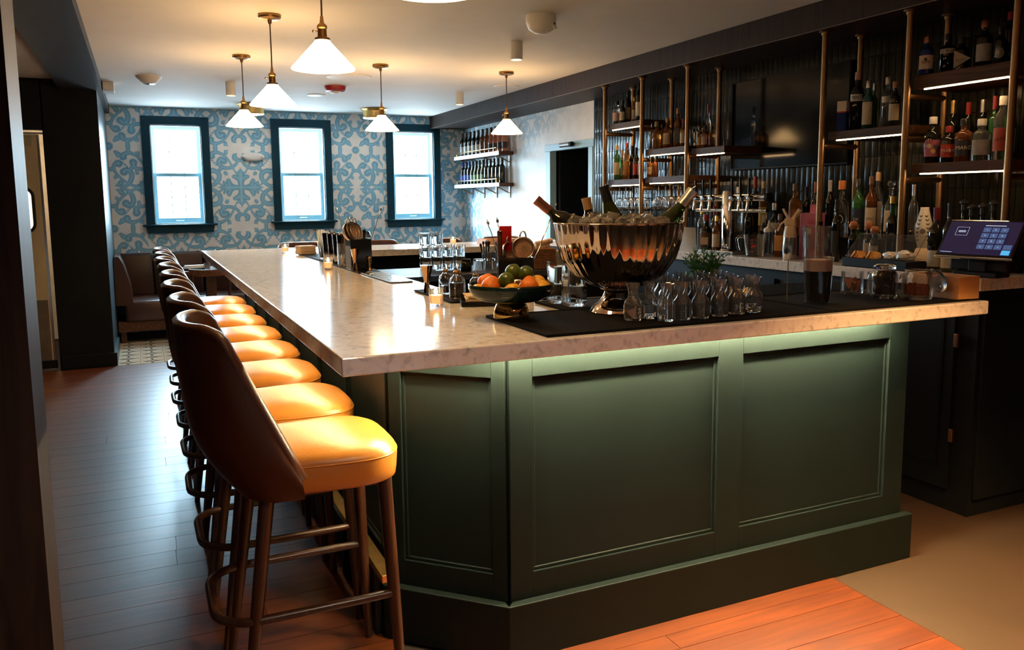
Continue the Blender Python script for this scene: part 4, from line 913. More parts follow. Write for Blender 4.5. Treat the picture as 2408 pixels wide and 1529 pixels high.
BOTTLES = [
('spirit', 3.54, 5.734, 2.04, 0.18, 0.0343, 'clear', 'pink', 'black', '', 'clear bottle with pinkish label and black cap on the top shelf nearest the doorway'),
('wine', 3.55, 5.667, 2.04, 0.183, 0.0238, 'dark', 'cream', 'black', '', 'dark bottle half hidden behind the clear one on the top shelf nearest the doorway'),
('tall', 3.61, 5.68, 2.04, 0.257, 0.0273, 'dark', 'tan', 'black', '', 'dark bottle with tan label, middle of the top shelf nearest the doorway'),
('spirit', 3.62, 5.603, 2.04, 0.205, 0.022, 'amber', 'cream', 'gold', '', 'amber bottle with low cream label on the top shelf nearest the doorway'),
('tall', 3.58, 5.475, 2.04, 0.295, 0.0265, 'dark', 'white', 'black', '', 'tall dark bottle with white label beside the second post, top shelf'),
('spirit', 3.54, 5.728, 1.598, 0.275, 0.0293, 'green', 'cream', 'tan', '', 'green bottle with cream label and tan cap, first on the shelf over the hanging glasses'),
('spirit', 3.6, 5.747, 1.598, 0.24, 0.0226, 'amber', 'tan', 'tan', '', 'corked amber bottle with tan label, second on the shelf over the hanging glasses'),
('tall', 3.6, 5.677, 1.598, 0.293, 0.0258, 'amber', 'orange', 'red', '', 'amber bottle with orange label, third on the shelf over the hanging glasses'),
('wine', 3.66, 5.695, 1.598, 0.272, 0.0225, 'dark', 'black', 'black', '', 'all black bottle, fourth on the shelf over the hanging glasses'),
('wine', 3.6, 5.54, 1.598, 0.248, 0.0253, 'dark', 'red', 'black', '', 'black bottle with bright red label on the shelf over the hanging glasses'),
('spirit', 3.58, 5.449, 1.598, 0.226, 0.0183, 'amber', 'cream', 'black', '', 'amber bottle half behind the second post on the shelf over the hanging glasses'),
('decanter', 3.55, 5.19, 1.81, 0.205, 0.0319, 'amber', 'none', 'tan', '', 'short square amber decanter on the middle wooden shelf'),
('spirit', 3.61, 5.199, 1.81, 0.189, 0.0208, 'amber', 'tan', 'black', '', 'amber bottle with tan label behind the decanter'),
('spirit', 3.59, 5.111, 1.81, 0.227, 0.03, 'brown', 'cream', 'tan', '', 'brown bottle with long pale label in the middle of the middle wooden shelf'),
('square', 3.6, 4.993, 1.81, 0.283, 0.0264, 'brown', 'slate', 'tan', '', 'square bottle with slate grey label and cork on the middle wooden shelf'),
('spirit', 3.58, 4.899, 1.81, 0.198, 0.0229, 'amber', 'cream', 'red', '', 'red amber bottle with cream label beside the third post'),
('wine', 3.55, 5.246, 1.81, 0.197, 0.0209, 'clear', 'none', 'black', '', 'plain clear bottle at the doorway end of the middle wooden shelf'),
('spirit', 3.52, 5.225, 1.605, 0.15, 0.0257, 'amber', 'tan', 'black', 'TY', 'amber bottle with tan printed label on the low shelf by the second post'),
('spirit', 3.53, 5.173, 1.605, 0.15, 0.0191, 'brown', 'none', 'black', '', 'brown bottle without label on the low shelf by the second post'),
('spirit', 3.53, 4.642, 1.785, 0.15, 0.0205, 'amber', 'yellow', 'black', '', 'small amber bottle with yellow label on the short shelf beside the television'),
('spirit', 3.53, 4.586, 1.785, 0.15, 0.0232, 'brown', 'pink', 'black', '', 'brown bottle with pink label on the short shelf beside the television'),
('wine', 3.6, 4.644, 1.785, 0.298, 0.0162, 'clear', 'none', 'red', '', 'slim bottle with red neck on the short shelf beside the television'),
('spirit', 3.6, 4.603, 1.785, 0.15, 0.019, 'amber', 'rust', 'black', '', 'amber bottle with rust label on the short shelf beside the television'),
('carton', 3.55, 3.404, 1.802, 0.163, 0.0258, 'blue', 'none', 'white', '', 'blue and white carton with red stripe on the shelf beside the television'),
('tall', 3.6, 3.356, 1.802, 0.316, 0.035, 'dark', 'whiteband', 'pink', 'TEN', 'ribbed dark bottle with white TEN label band'),
('spirit', 3.58, 3.263, 1.802, 0.257, 0.0285, 'teal', 'creamlong', 'steel', '', 'teal bottle with long arched cream label beside the TEN bottle'),
('spirit', 3.7, 3.332, 1.802, 0.259, 0.0187, 'green', 'none', 'steel', '', 'plain green bottle behind the arched cream label'),
('spirit', 3.6, 3.157, 1.802, 0.262, 0.0269, 'clear', 'whiteband', 'white', '', 'clear cut bottle with white band and white cap, shelf beside the television'),
('spirit', 3.57, 3.084, 1.802, 0.229, 0.0275, 'dark', 'cream', 'tan', '', 'dark bottle with large cream label and cork beside the fifth post'),
('spirit', 3.62, 3.082, 1.802, 0.203, 0.0188, 'clear', 'none', 'black', '', 'textured clear bottle at the post end of the shelf beside the television'),
('spirit', 3.52, 2.867, 2.03, 0.181, 0.0341, 'blue', 'creamsq', 'copper', 'GIN', 'blue bottle with square cream GIN label on the top shelf over the terminal'),
('spirit', 3.6, 2.816, 2.03, 0.191, 0.0351, 'dark', 'whiteband', 'black', 'A', 'dark bottle with wide cream label and slanted A on the top shelf over the terminal'),
('spirit', 3.6, 2.742, 2.03, 0.162, 0.0334, 'dark', 'tri', 'black', "RICK'S", 'dark bottle with triangular cream label on the top shelf over the terminal'),
('spirit', 3.6, 2.628, 2.03, 0.218, 0.0355, 'dark', 'silver', 'copper', '', 'dark bottle with square silver label on the top shelf over the terminal'),
('spirit', 3.6, 2.55, 2.03, 0.176, 0.0232, 'dark', 'oval', 'black', '', 'dark bottle with oval silver label on the top shelf over the terminal'),
('tall', 3.66, 2.551, 2.03, 0.245, 0.0234, 'dark', 'none', 'red', '', 'tall dark bottle with red cap at the end of the top shelf over the terminal'),
('spirit', 3.56, 2.843, 1.605, 0.225, 0.0387, 'dark', 'floral', 'white', '', 'dark bottle with colourful floral label and white cap over the terminal'),
('spirit', 3.57, 2.762, 1.605, 0.174, 0.0381, 'dark', 'redsq', 'red', 'MARO', 'dark bottle with red MARO label'),
('spirit', 3.57, 2.682, 1.605, 0.201, 0.0404, 'brown', 'dark', 'black', 'MARO', 'brown bottle with black MARO label'),
('spirit', 3.57, 2.593, 1.605, 0.193, 0.0415, 'clear', 'silver', 'white', '', 'clear bottle with ornate grey label over the terminal'),
('tall', 3.57, 2.497, 1.605, 0.285, 0.0338, 'clear', 'lett', 'white', 'LETT', 'tall clear bottle with red LETT label'),
('wine', 3.72, 2.861, 1.605, 0.311, 0.0278, 'dark', 'none', 'gold', '', 'dark bottle with gold cap in the rear row over the terminal'),
('wine', 3.73, 2.785, 1.605, 0.295, 0.0273, 'dark', 'none', 'red', '', 'dark bottle with bright red cap in the rear row over the terminal'),
('wine', 3.73, 2.709, 1.605, 0.299, 0.0269, 'dark', 'none', 'steel', '', 'dark bottle with silver cap in the rear row over the terminal'),
('wine', 3.72, 2.641, 1.605, 0.308, 0.0244, 'green', 'none', 'red', '', 'green bottle with red cap in the rear row over the terminal'),
('wine', 3.7, 2.541, 1.605, 0.3, 0.0198, 'dark', 'cream', 'black', '', 'dark bottle with cream label against the last post over the terminal'),
('decanter', 3.66, 5.045, 1.215, 0.341, 0.043, 'amber', 'tan', 'black', 'KNOB\nCREEK', 'amber bottle with tan KNOB CREEK label behind the ice bowl'),
('spirit', 3.49, 4.757, 1.09, 0.321, 0.0286, 'clear', 'pink', 'tan', '', 'small clear corked bottle with pinkish neck behind the ice bowl'),
('tall', 3.6, 4.688, 1.09, 0.284, 0.0331, 'clear', 'none', 'gold', '', 'clear bottle with gold cap left of the beer tower'),
('decanter', 3.5, 4.516, 1.09, 0.243, 0.043, 'dark', 'brownlabel', 'red', '', 'round shouldered dark bottle with red neck and ribbon left of the beer tower'),
('wine', 3.62, 4.577, 1.09, 0.299, 0.0266, 'clear', 'none', 'red', '', 'clear bottle with dark red cap behind the beer tower'),
('spirit', 3.47, 4.361, 1.09, 0.238, 0.0311, 'brown', 'cream', 'gold', '', 'brown bottle with cream oval label beside the beer tower column'),
('wine', 3.62, 4.495, 1.09, 0.299, 0.0263, 'brown', 'none', 'red', '', 'brown bottle with red foil behind the beer tower column'),
('spirit', 3.53, 4.366, 1.09, 0.203, 0.0227, 'dark', 'cream', 'black', '', 'dark bottle with cream label hidden behind the beer tower column'),
('wine', 3.74, 4.311, 1.215, 0.37, 0.0285, 'dark', 'none', 'red', '', 'tall dark bottle with red foil below the television'),
('tall', 3.74, 4.233, 1.215, 0.335, 0.0281, 'amber', 'yellow', 'cream', '', 'tall bottle with yellow label and cream foil below the television'),
('spirit', 3.72, 4.453, 1.215, 0.303, 0.032, 'clear', 'none', 'white', '', 'clear bottle with white cap behind the tap handles'),
('wine', 3.56, 4.024, 1.09, 0.249, 0.0242, 'dark', 'none', 'white', '', 'slim dark bottle with white cap behind the measuring cup'),
('wine', 3.62, 4.228, 1.09, 0.342, 0.0279, 'dark', 'none', 'black', '', 'dark bottle behind the beer taps'),
('spirit', 3.62, 3.991, 1.09, 0.32, 0.0322, 'dark', 'whiteband', 'steel', '', 'dark bottle with white edged label beside the cream siphon'),
('spirit', 3.5, 3.808, 1.09, 0.258, 0.0321, 'brown', 'orange', 'brown', '', 'brown bottle with orange picture label beside the cream siphon'),
('spirit', 3.7, 3.901, 1.215, 0.314, 0.0384, 'amber', 'rust', 'brown', 'SOL', 'amber bottle with rust SOL label behind the siphon'),
('wine', 3.76, 3.87, 1.215, 0.293, 0.0238, 'dark', 'none', 'black', '', 'slim dark bottle behind the pink box'),
('wine', 3.74, 3.776, 1.215, 0.322, 0.0221, 'dark', 'none', 'orange', '', 'dark bottle with orange band behind the pink box'),
('wine', 3.66, 3.583, 1.215, 0.327, 0.0236, 'dark', 'none', 'white', '', 'dark tall bottle with white cap behind the fourth post'),
('decanter', 3.66, 3.494, 1.215, 0.323, 0.0428, 'clear', 'round', 'orange', '', 'clear bottle with round black and white label and orange cap'),
('wine', 3.48, 3.354, 1.09, 0.34, 0.0235, 'dark', 'black', 'black', '', 'dark bottle in front of the round label bottle'),
('spirit', 3.66, 3.371, 1.215, 0.329, 0.0358, 'green', 'bluelabel', 'black', 'DA', 'green bottle with DA on a blue black label'),
('spirit', 3.66, 3.286, 1.215, 0.341, 0.0317, 'brown', 'cream', 'brown', 'CHO', 'brown bottle with cream CHO label'),
('tall', 3.73, 3.306, 1.215, 0.365, 0.0297, 'clear', 'creamlong', 'tan', '', 'tall clear bottle with long cream label and tan cap'),
('decanter', 3.66, 3.157, 1.215, 0.314, 0.032, 'clear', 'cream', 'ball', '', 'clear bottle with round glass stopper left of the fifth post'),
('spirit', 3.48, 2.987, 1.09, 0.356, 0.0283, 'dark', 'none', 'goldgreen', '', 'dark bottle with green and gold neck left of the fifth post'),
('square', 3.73, 3.16, 1.215, 0.315, 0.0276, 'dark', 'none', 'black', '', 'square dark bottle behind the fifth post'),
('wine', 3.66, 3.014, 1.215, 0.291, 0.0233, 'clear', 'none', 'steel', '', 'clear slim bottle between the fifth post and the white ceramic bottle'),
('ball', 3.48, 3.233, 1.09, 0.227, 0.0275, 'dark', 'none', 'woodball', '', 'small dark bottle with wooden ball stopper, first of three'),
('ball', 3.5, 3.149, 1.09, 0.228, 0.0271, 'dark', 'tan', 'woodball', '', 'small dark bottle with wooden ball stopper, middle of three'),
('ball', 3.48, 3.093, 1.09, 0.203, 0.0267, 'dark', 'cream', 'woodball', '', 'small dark bottle with wooden ball stopper, last of three'),
('wine', 3.49, 2.741, 1.09, 0.3, 0.034, 'dark', 'creamlow', 'redfoil', '', 'dark wine bottle with red foil beside the terminal'),
('wine', 3.46, 2.645, 1.09, 0.322, 0.0322, 'dark', 'creamlow', 'black', '', 'dark wine bottle with black pourer beside the terminal'),
('wine', 3.62, 2.697, 1.09, 0.321, 0.0269, 'dark', 'none', 'pourer', '', 'dark wine bottle behind the terminal, first from the wooden post side'),
('wine', 3.6, 2.64, 1.09, 0.297, 0.0265, 'dark', 'none', 'pourer', '', 'dark wine bottle behind the terminal, second from the wooden post side'),
('wine', 3.6, 2.585, 1.09, 0.303, 0.0262, 'dark', 'none', 'pourer', '', 'dark wine bottle behind the terminal, third from the wooden post side'),
('wine', 3.6, 2.532, 1.09, 0.317, 0.0258, 'dark', 'none', 'pourer', '', 'dark wine bottle behind the terminal, fourth from the wooden post side'),
('wine', 3.61, 2.479, 1.09, 0.294, 0.0255, 'dark', 'none', 'pourer', '', 'dark wine bottle behind the terminal, fifth from the wooden post side'),
]
bq=random.Random(11)
for (k,x,y,z,H,r,g,lb,cp,tx,ds) in BOTTLES:
    bottle(k,x,y,z+0.0006,H,r,g,lb,cp,tx,ds,R(-58+bq.uniform(-10,10)),group='back bar bottles')
t=thing('bottle_riser','black stepped riser carrying the rear row of bottles','riser',(3.655,2.42,BT))
obj('step',B(0,0.168,0,2.30,0.10,0.125,0.003),M['black'],t); obj('front_board',B(0,0.012,0,2.30,0,0.10),M['black'],t)
# white ceramic bottle with blue painted leaves
t=thing('ceramic_bottle','white hourglass ceramic bottle with dark painted leaves','bottle',(3.61,2.905,BT+0.0006),R(-58))
cer=mat('white_ceramic',(0.74,0.70,0.62),0.12,var=0.03); cin=mat('ceramic_ink',(0.02,0.025,0.05),0.3)
CP=[(0,0.002),(0.036,0),(0.041,0.02),(0.040,0.06),(0.030,0.092),(0.0275,0.102),(0.031,0.115),(0.043,0.165),(0.041,0.21),(0.026,0.265),(0.0205,0.29),(0.021,0.30),(0,0.30)]
cb=obj('vessel',LA(CP,24),cer,t,smooth=180)
def cr(z):
    for (r0,z0),(r1,z1) in zip(CP[1:-2],CP[2:-1]):
        if z0<=z<=z1: return r0+(r1-r0)*(z-z0)/max(z1-z0,1e-6)
    return 0.02
for s in (-1,1):
    for i in range(7):
        z=0.135+i*0.020; a=-PI/2+s*(0.75-0.05*i); rr=cr(z)+0.0006
        for q in (-1,1):
            bm=bmesh.new(); bmesh.ops.create_uvsphere(bm,u_segments=8,v_segments=5,radius=1)
            for v in bm.verts: v.co=Vector((v.co.x*0.0028,v.co.y*0.0012,v.co.z*0.0068))
            obj('painted_leaf',bm,cin,cb,(rr*math.cos(a+q*0.10),rr*math.sin(a+q*0.10),z),(0,q*0.7,a+PI/2))
for i in range(8):
    a=-PI/2-0.9+i*0.25; z=0.055; rr=cr(z)+0.0006
    bm=bmesh.new(); bmesh.ops.create_uvsphere(bm,u_segments=8,v_segments=5,radius=1)
    for v in bm.verts: v.co=Vector((v.co.x*0.006,v.co.y*0.0012,v.co.z*0.003))
    obj('painted_leaf',bm,cin,cb,(rr*math.cos(a),rr*math.sin(a),z),(0,0.5*(-1)**i,a+PI/2))
obj('medallion',LA([(0,-0.001),(0.013,-0.001),(0.013,0.0015),(0,0.0015)],18),mat('pewter',(0.30,0.28,0.26),0.4,0.8),cb,(0,-cr(0.18)-0.0005,0.18),(R(90),0,0))
# hanging glasses under the two low shelves
def wineglass(desc,group,loc,up=False,sc=1.0):
    t=thing('wine_glass',desc,'wine glass',loc,0,group,rot=(0,0,0) if up else (PI,0,0))
    obj('bowl',LA([(0.003*sc,0.082*sc),(0.022*sc,0.092*sc),(0.036*sc,0.125*sc),(0.036*sc,0.15*sc),(0.029*sc,0.19*sc),(0.0283*sc,0.19*sc),(0.035*sc,0.15*sc),(0.035*sc,0.126*sc),(0.021*sc,0.0935*sc),(0,0.085*sc)],20),M['glass'],t,smooth=180)
    obj('stem',LA([(0,0.002*sc),(0.0035*sc,0.004*sc),(0.003*sc,0.05*sc),(0.0035*sc,0.083*sc),(0,0.084*sc)],10),M['glass'],t,smooth=60)
    obj('foot',LA([(0,0),(0.032*sc,0),(0.032*sc,0.0015*sc),(0.006*sc,0.004*sc),(0,0.004*sc)],20),M['glass'],t,smooth=60)
    return t
w0=None
for (ya,yb,z,n,lab,grp) in ((5.34,5.72,1.542,5,'clear stemmed glass hanging upside down under the shelf of whisky bottles','glasses hanging by the doorway'),(4.80,5.17,1.549,5,'clear stemmed glass hanging upside down under the low shelf beyond the second post','glasses hanging by the second post')):
    for i in range(n):
        for x in (3.56,3.66):
            y=ya+(yb-ya)*i/(n-1)
            if w0 is None: w0=wineglass(lab,grp,(x,y,z-0.004))
            else: dup(w0,(x,y,z-0.004),rot=(PI,0,0),label=lab,group=grp)
t=thing('glass_rack','black wire rack for hanging glasses under the shelf nearest the doorway','rack',(3.5,5.3,1.553))
for i in range(6): obj('wire',T([(0,0.02+i*0.085,0),(0.005,0.02+i*0.085,-0.013),(0.26,0.02+i*0.085,-0.013),(0.27,0.02+i*0.085,0)],0.003,6),M['black'],t)
# ---------------- wine shelves
def wineshelf(z,label):
    t=thing('wine_shelf',label,'shelf',(3.68,8.44,z))
    obj('board',B(0,0.178,0,1.43,0,0.040,0.003),M['walnut'],t); obj('front_edge',B(-0.004,0.0,0.0,1.43,-0.002,0.042),M['white'],t)
    obj('gallery_rail',T([(0.02,0.12,0.04),(0.02,0.12,0.085),(0.02,1.38,0.085),(0.02,1.38,0.04)],0.0045,8),M['brass'],t)
    for i in range(4):
        y=0.10+i*0.38
        obj('bracket',T([(0.02,y,-0.004),(0.17,y,-0.075)],0.007,8),M['oldbrass'],t); obj('bracket_plate',B(0.168,0.178,y-0.010,y+0.010,-0.13,0.0),M['steel'],t)
    return t
wineshelf(1.945,'upper wall shelf of wine bottles with thin brass rail'); wineshelf(1.595,'lower wall shelf of wine bottles with thin brass rail')
nth=['first','second','third','fourth','fifth','sixth','seventh','eighth','ninth','tenth','eleventh','last']
for i in range(11):
    y=9.80-(9.80-8.48)*i/10
    if i<5: a=('wine','dark','whitel','black','dark bottle with white label')
    elif i<7: a=('wine','brown','none','black','brown bottle')
    else: a=('champ','rose','blacklab','black','pink rose bottle')
    bottle(a[0],3.775,y,1.9856,0.295,0.037,a[1],a[2],a[3],'','%s, %s from the window wall on the upper wine shelf'%(a[4],nth[i]),R(-50),group='wine on the upper wall shelf',name='wine_bottle')
for i in range(12):
    y=9.80-(9.80-8.57)*i/11
    if i<3: a=('wine','dark','blab','bluecap','bottle with blue label')
    elif i<7: a=('champ','olive','glab','black','green bottle with pale green label')
    else: a=('wine','dark','none','black','plain dark bottle')
    bottle(a[0],3.775,y,1.6356,0.285,0.036,a[1],a[2],a[3],'','%s, %s from the window wall on the lower wine shelf'%(a[4],nth[i] if i<11 else 'last'),R(-50),group='wine on the lower wall shelf',name='wine_bottle')

# ================================================================ dining corner
t=thing('banquette','brown leather L-shaped banquette under the mural with wooden base','banquette',(-0.26,9.2,0))
def bq_(nm,bm,m,**k): return obj(nm,bm,m,t,(0.26,-9.2,0),**k)
for (a,b_) in ((-0.26,0.10),(0.10,0.62),(0.62,1.14),(1.14,1.66),(1.66,2.18),(2.18,2.70),(2.70,3.22),(3.22,3.80)):
    bq_('back_cushion',B(a+0.004,b_-0.004,9.84,9.985,0.42,0.895,0.03,3),M['banq'],smooth=60)
for (a,b_) in ((0.27,1.14),(1.14,2.18),(2.18,3.0),(3.0,3.80)): bq_('seat_cushion',B(a+0.003,b_-0.003,9.36,9.85,0.30,0.445,0.035,3),M['banq'],smooth=60)
bm=bmesh.new(); poly=[(-0.275,0.40),(-0.115,0.40),(-0.135,0.62),(-0.19,0.83),(-0.225,0.90),(-0.265,0.905),(-0.275,0.89)]
lo=[bm.verts.new((x,9.20,z)) for x,z in poly]; hi=[bm.verts.new((x,9.83,z)) for x,z in poly]; bm.faces.new(lo); bm.faces.new(list(reversed(hi)))
for i in range(len(poly)): bm.faces.new((lo[i],hi[i],hi[(i+1)%len(poly)],lo[(i+1)%len(poly)]))
bmesh.ops.recalc_face_normals(bm,faces=bm.faces); bq_('side_back',bm,M['banq'],smooth=50)
bq_('side_seat',B(-0.20,0.26,9.20,9.84,0.22,0.44,0.035,3),M['banq'],smooth=60)
bq_('side_base',B(-0.27,0.25,9.225,9.84,0.12,0.225,0.004),M['walnut']); bq_('base_board',B(0.25,3.8,9.42,9.84,0.10,0.30,0.004),M['walnut'])
for x in (-0.25,0.20): bq_('foot',B(x,x+0.05,9.26,9.32,0,0.12),M['walnut_z'])
for x in (1.1,2.2,3.3): bq_('foot',B(x,x+0.05,9.45,9.51,0,0.10),M['walnut_z'])
def table(x,y,label):
    t=thing('dining_table',label,'table',(x,y,0))
    obj('table_top',B(-0.33,0.33,-0.30,0.30,0.715,0.75,0.006),M['walnut'],t); obj('pedestal',LA([(0,0.03),(0.035,0.03),(0.03,0.1),(0.03,0.715),(0,0.715)],16),M['black'],t,smooth=40); obj('foot_plate',LA([(0,0),(0.24,0),(0.24,0.012),(0.04,0.03),(0,0.03)],24),M['black'],t,smooth=40)
    return t
table(0.62,9.20,'wooden dining table laid for a meal in the banquette corner'); table(2.05,9.15,'wooden dining table in front of the banquette behind the far bar end')
def dchair(x,y,rz,label):
    t=thing('dining_chair',label,'chair',(x,y,0),rz,'dark wooden dining chairs')
    obj('seat',B(-0.2,0.2,-0.2,0.2,0.43,0.465,0.012),M['walnut'],t)
    for sx in (-1,1):
        obj('leg',T([(sx*0.17,0.17,0.43),(sx*0.19,0.19,0)],0.016,8,rads=[0.019,0.013]),M['walnut_z'],t); obj('leg',T([(sx*0.17,-0.17,0.43),(sx*0.19,-0.2,0)],0.016,8,rads=[0.019,0.013]),M['walnut_z'],t)
        obj('back_post',T([(sx*0.165,-0.18,0.44),(sx*0.17,-0.20,0.6),(sx*0.175,-0.235,0.755)],0.014,8),M['walnut_z'],t)
    pts=[(-0.20+0.4*i/10,-0.245+0.05*((i-5)/5)**2,0.76+0.010*((i-5)/5)**2) for i in range(11)]
    bm=bmesh.new(); rows=[]
    for (px,py,pz) in pts: rows.append([bm.verts.new((px,py+d,pz+e)) for d,e in ((-0.012,-0.035),(0.012,-0.035),(0.012,0.03),(-0.012,0.03))])
    for a,b_ in zip(rows[:-1],rows[1:]):
        for i in range(4): bm.faces.new((a[i],a[(i+1)%4],b_[(i+1)%4],b_[i]))
    bm.faces.new(rows[0]); bm.faces.new(list(reversed(rows[-1]))); bmesh.ops.recalc_face_normals(bm,faces=bm.faces)
    obj('top_rail',bm,M['walnut'],t)
    obj('splat',B(-0.045,0.045,-0.225,-0.205,0.46,0.73),M['walnut_z'],t)
    return t
dchair(0.60,8.72,0,'dark wooden dining chair with curved top rail at the laid corner table')
dchair(2.05,8.65,0,'dark wooden dining chair at the table behind the far bar end')
# place setting
def plate(x,y,z,label,r=0.13,m=None,n='plate'):
    return tag(obj(n,LA([(0,0.004),(r*0.55,0.002),(r*0.6,0),(r,0.016),(r*0.99,0.019),(r*0.6,0.006),(0,0.006)],28),m or M['gloss_black'],None,(x,y,z),smooth=60),label,'plate')
plate(0.48,9.05,0.7505,'dark plate under the folded white napkin on the corner table'); plate(0.80,9.10,0.7505,'dark plate on the wall side of the corner table')
linen=mat('white_linen',(0.72,0.72,0.72),0.8,var=0.04,bump=0.2,bscale=120)
def folded(name,label,cat,loc,w,d,h,rz=0,m=None,layers=3):
    t=thing(name,label,cat,loc,rz)
    for i in range(layers):
        bm=box(bmesh.new(),-w/2+0.003*i,w/2-0.002*i,-d/2+0.002*i,d/2-0.003*i,h*i/layers,h*(i+1)/layers-0.0006,min(h/layers*0.35,0.003))
        obj('fold',bm,m or linen,t)
    return t
folded('napkin','white folded napkin on the dark plate at the corner table','napkin',(0.48,9.05,0.771),0.20,0.075,0.030,R(10))
folded('napkin','white folded napkin on the second plate at the corner table','napkin',(0.80,9.10,0.771),0.12,0.075,0.025,R(-30))
def tumbler(label,loc,r=0.036,h=0.09,group=None,name='tumbler'):
    t=thing(name,label,'glass',loc,0,group)
    obj('vessel',LA([(0,0),(r*0.88,0),(r*0.9,0.002),(r,h),(r-0.002,h),(r*0.86,0.008),(0,0.010)],22),M['glass'],t,smooth=50)
    return t
o=obj('tumbler',LA([(0,0),(0.030,0),(0.031,0.002),(0.034,0.075),(0.032,0.075),(0.029,0.008),(0,0.010)],22),M['glass'],None,(0.60,8.99,0.7505),smooth=50); tag(o,'short water glass beside the napkin on the corner table','glass'); tmb=o.data
wineglass('tall stemmed glass by the end of the bar on the corner table',None,(0.66,9.00,0.7505),True,1.05); wineglass('second stemmed glass behind the first on the corner table',None,(0.73,9.12,0.7505),True,1.05); wineglass('stemmed glass apart on the wall side of the corner table',None,(0.86,9.02,0.7505),True,1.05)
for i,(x,y) in enumerate(((1.93,9.0),(2.15,9.0),(2.30,9.08))): wineglass('stemmed glass standing beyond the far bar end, %s of three'%['first','second','third'][i],None,(x,y,0.7505),True,1.85)
# ================================================================ things on the bar
ZC=CT+0.0006; ZM=CT+0.0066
def cl(x,y,du,dd): return (x+0.911*du+0.413*dd, y-0.413*du+0.911*dd)
# mats and rail strip
def barmat(label,x0,x1,y0,y1,ridge=None):
    t=thing('bar_mat',label,'bar mat',(x0,y0,ZC))
    obj('sheet',B(0,x1-x0,0,y1-y0,0,0.0055,0.0015),M['rubber'],t)
    bm=bmesh.new(); w=0.006
    for q in ((0,x1-x0,0,w),(0,x1-x0,y1-y0-w,y1-y0),(0,w,w,y1-y0-w),(x1-x0-w,x1-x0,w,y1-y0-w)): box(bm,q[0],q[1],q[2],q[3],0.0055,0.0075)
    obj('raised_edge',bm,M['rubber'],t)
    if ridge:
        bm=bmesh.new(); n=int((x1-x0)/0.012)
        for i in range(1,n): box(bm,i*0.012-0.002,i*0.012+0.002,0.01,y1-y0-0.01,0.0055,0.0085)
        o=obj('ridges',bm,M['rubber'],t); o['kind']='stuff'
    return t
barmat('black rubber mat under the fruit bowl at the front corner of the bar',1.00,1.345,1.975,2.415)
barmat('black rubber mat under the ice bowl and the small carafes',1.348,2.06,1.975,2.40)
barmat('black rubber mat under the jars and the wooden box',2.063,2.765,1.975,2.40)
barmat('black rubber mat under the two ribbed tumblers',1.295,1.60,2.405,2.66)
barmat('ridged black rubber mat behind the small carafes',1.62,2.765,2.405,2.70,True)
barmat('black rubber strip under the tins and mixing tools along the inner edge',1.022,1.140,4.20,6.12)
barmat('black rubber strip under the bitters bottles along the inner edge',1.022,1.140,2.80,3.25)
t=thing('drip_tray','stainless drip grill set along the inner edge of the bar','drip tray',(1.026,3.62,ZC))
obj('pan',B(0,0.112,0,0.57,0,0.003),M['black'],t)
for i in range(10): obj('bar',B(0.004+i*0.0112,0.0095+i*0.0112,0.004,0.566,0.003,0.007),M['steel'],t)
# candles
wax=mat('candle_wax',(0.80,0.48,0.26),0.5,var=0.03,em=0.5,emc=(1.0,0.40,0.13)); flame_m=emis('flame',(1.0,0.70,0.32),60.0)
frost=glass('votive_glass',(1.0,0.93,0.85),0.12)
def candle(x,y,label):
    t=thing('votive_candle',label,'candle',(x,y,ZC),0,'lit votive candles')
    obj('holder',LA([(0,0),(0.0245,0),(0.0255,0.003),(0.0275,0.066),(0.0255,0.066),(0.0235,0.010),(0,0.009)],24),M['thin'],t,smooth=50)
    obj('wax',LA([(0,0.0095),(0.0228,0.0105),(0.0243,0.040),(0.004,0.0385),(0,0.0385)],20),wax,t,smooth=40)
    obj('flame',LA([(0,0.041),(0.0060,0.047),(0.0070,0.053),(0.0035,0.062),(0,0.066)],10),flame_m,t,smooth=180)
    obj('wick',T([(0,0,0.0385),(0,0,0.043)],0.0008,5),M['black'],t)
    return t
candle(0.963,6.184,'lit candle in a glass farthest along the bar'); candle(0.937,4.546,'lit candle in a glass beside the shaker tins'); candle(0.952,2.764,'lit candle in a glass nearest the front, by the bitters')
candle(2.42,6.55,'lit candle in a glass on the far bar end by the stacked glasses')
kraft=mat('kraft_paper',(0.74,0.56,0.36),0.85,var=0.08,scale=40)
def stack(name,label,cat,loc,w,d,h,n,m,rz=0,jit=0.003,seed=1):
    t=thing(name,label,cat,loc,rz); q=random.Random(seed)
    for i in range(n):
        a,b_=q.uniform(-jit,jit),q.uniform(-jit,jit)
        obj('sheet',B(-w/2+a,w/2+a,-d/2+b_,d/2+b_,h*i/n,h*(i+1)/n-0.0003),m,t)
    return t
stack('napkin_stack','block of tan paper napkins on the bar behind the far candle','napkins',(1.06,5.90,ZM),0.115,0.115,0.058,12,kraft,R(8))
# straw cup
t=thing('straw_cup','glass of white paper straws beside the shaker tins','straws',(1.065,5.30,ZM))
obj('cup',LA([(0,0),(0.030,0),(0.036,0.11),(0.034,0.11),(0.028,0.006),(0,0.006)],20),M['glass'],t,smooth=50)
sq=random.Random(4); straw=mat('white_straw',(0.92,0.91,0.89),0.6,var=0.02,sss=0.3)
for i in range(20):
    a=sq.uniform(0,2*PI); r0=sq.uniform(0,0.020); r1=sq.uniform(0.010,0.042); b_=a+sq.uniform(-.5,.5)
    obj('straw',T([(r0*math.cos(a),r0*math.sin(a),0.008),(r1*math.cos(b_),r1*math.sin(b_),0.185+sq.uniform(-.008,.006))],0.0036,6),straw,t)
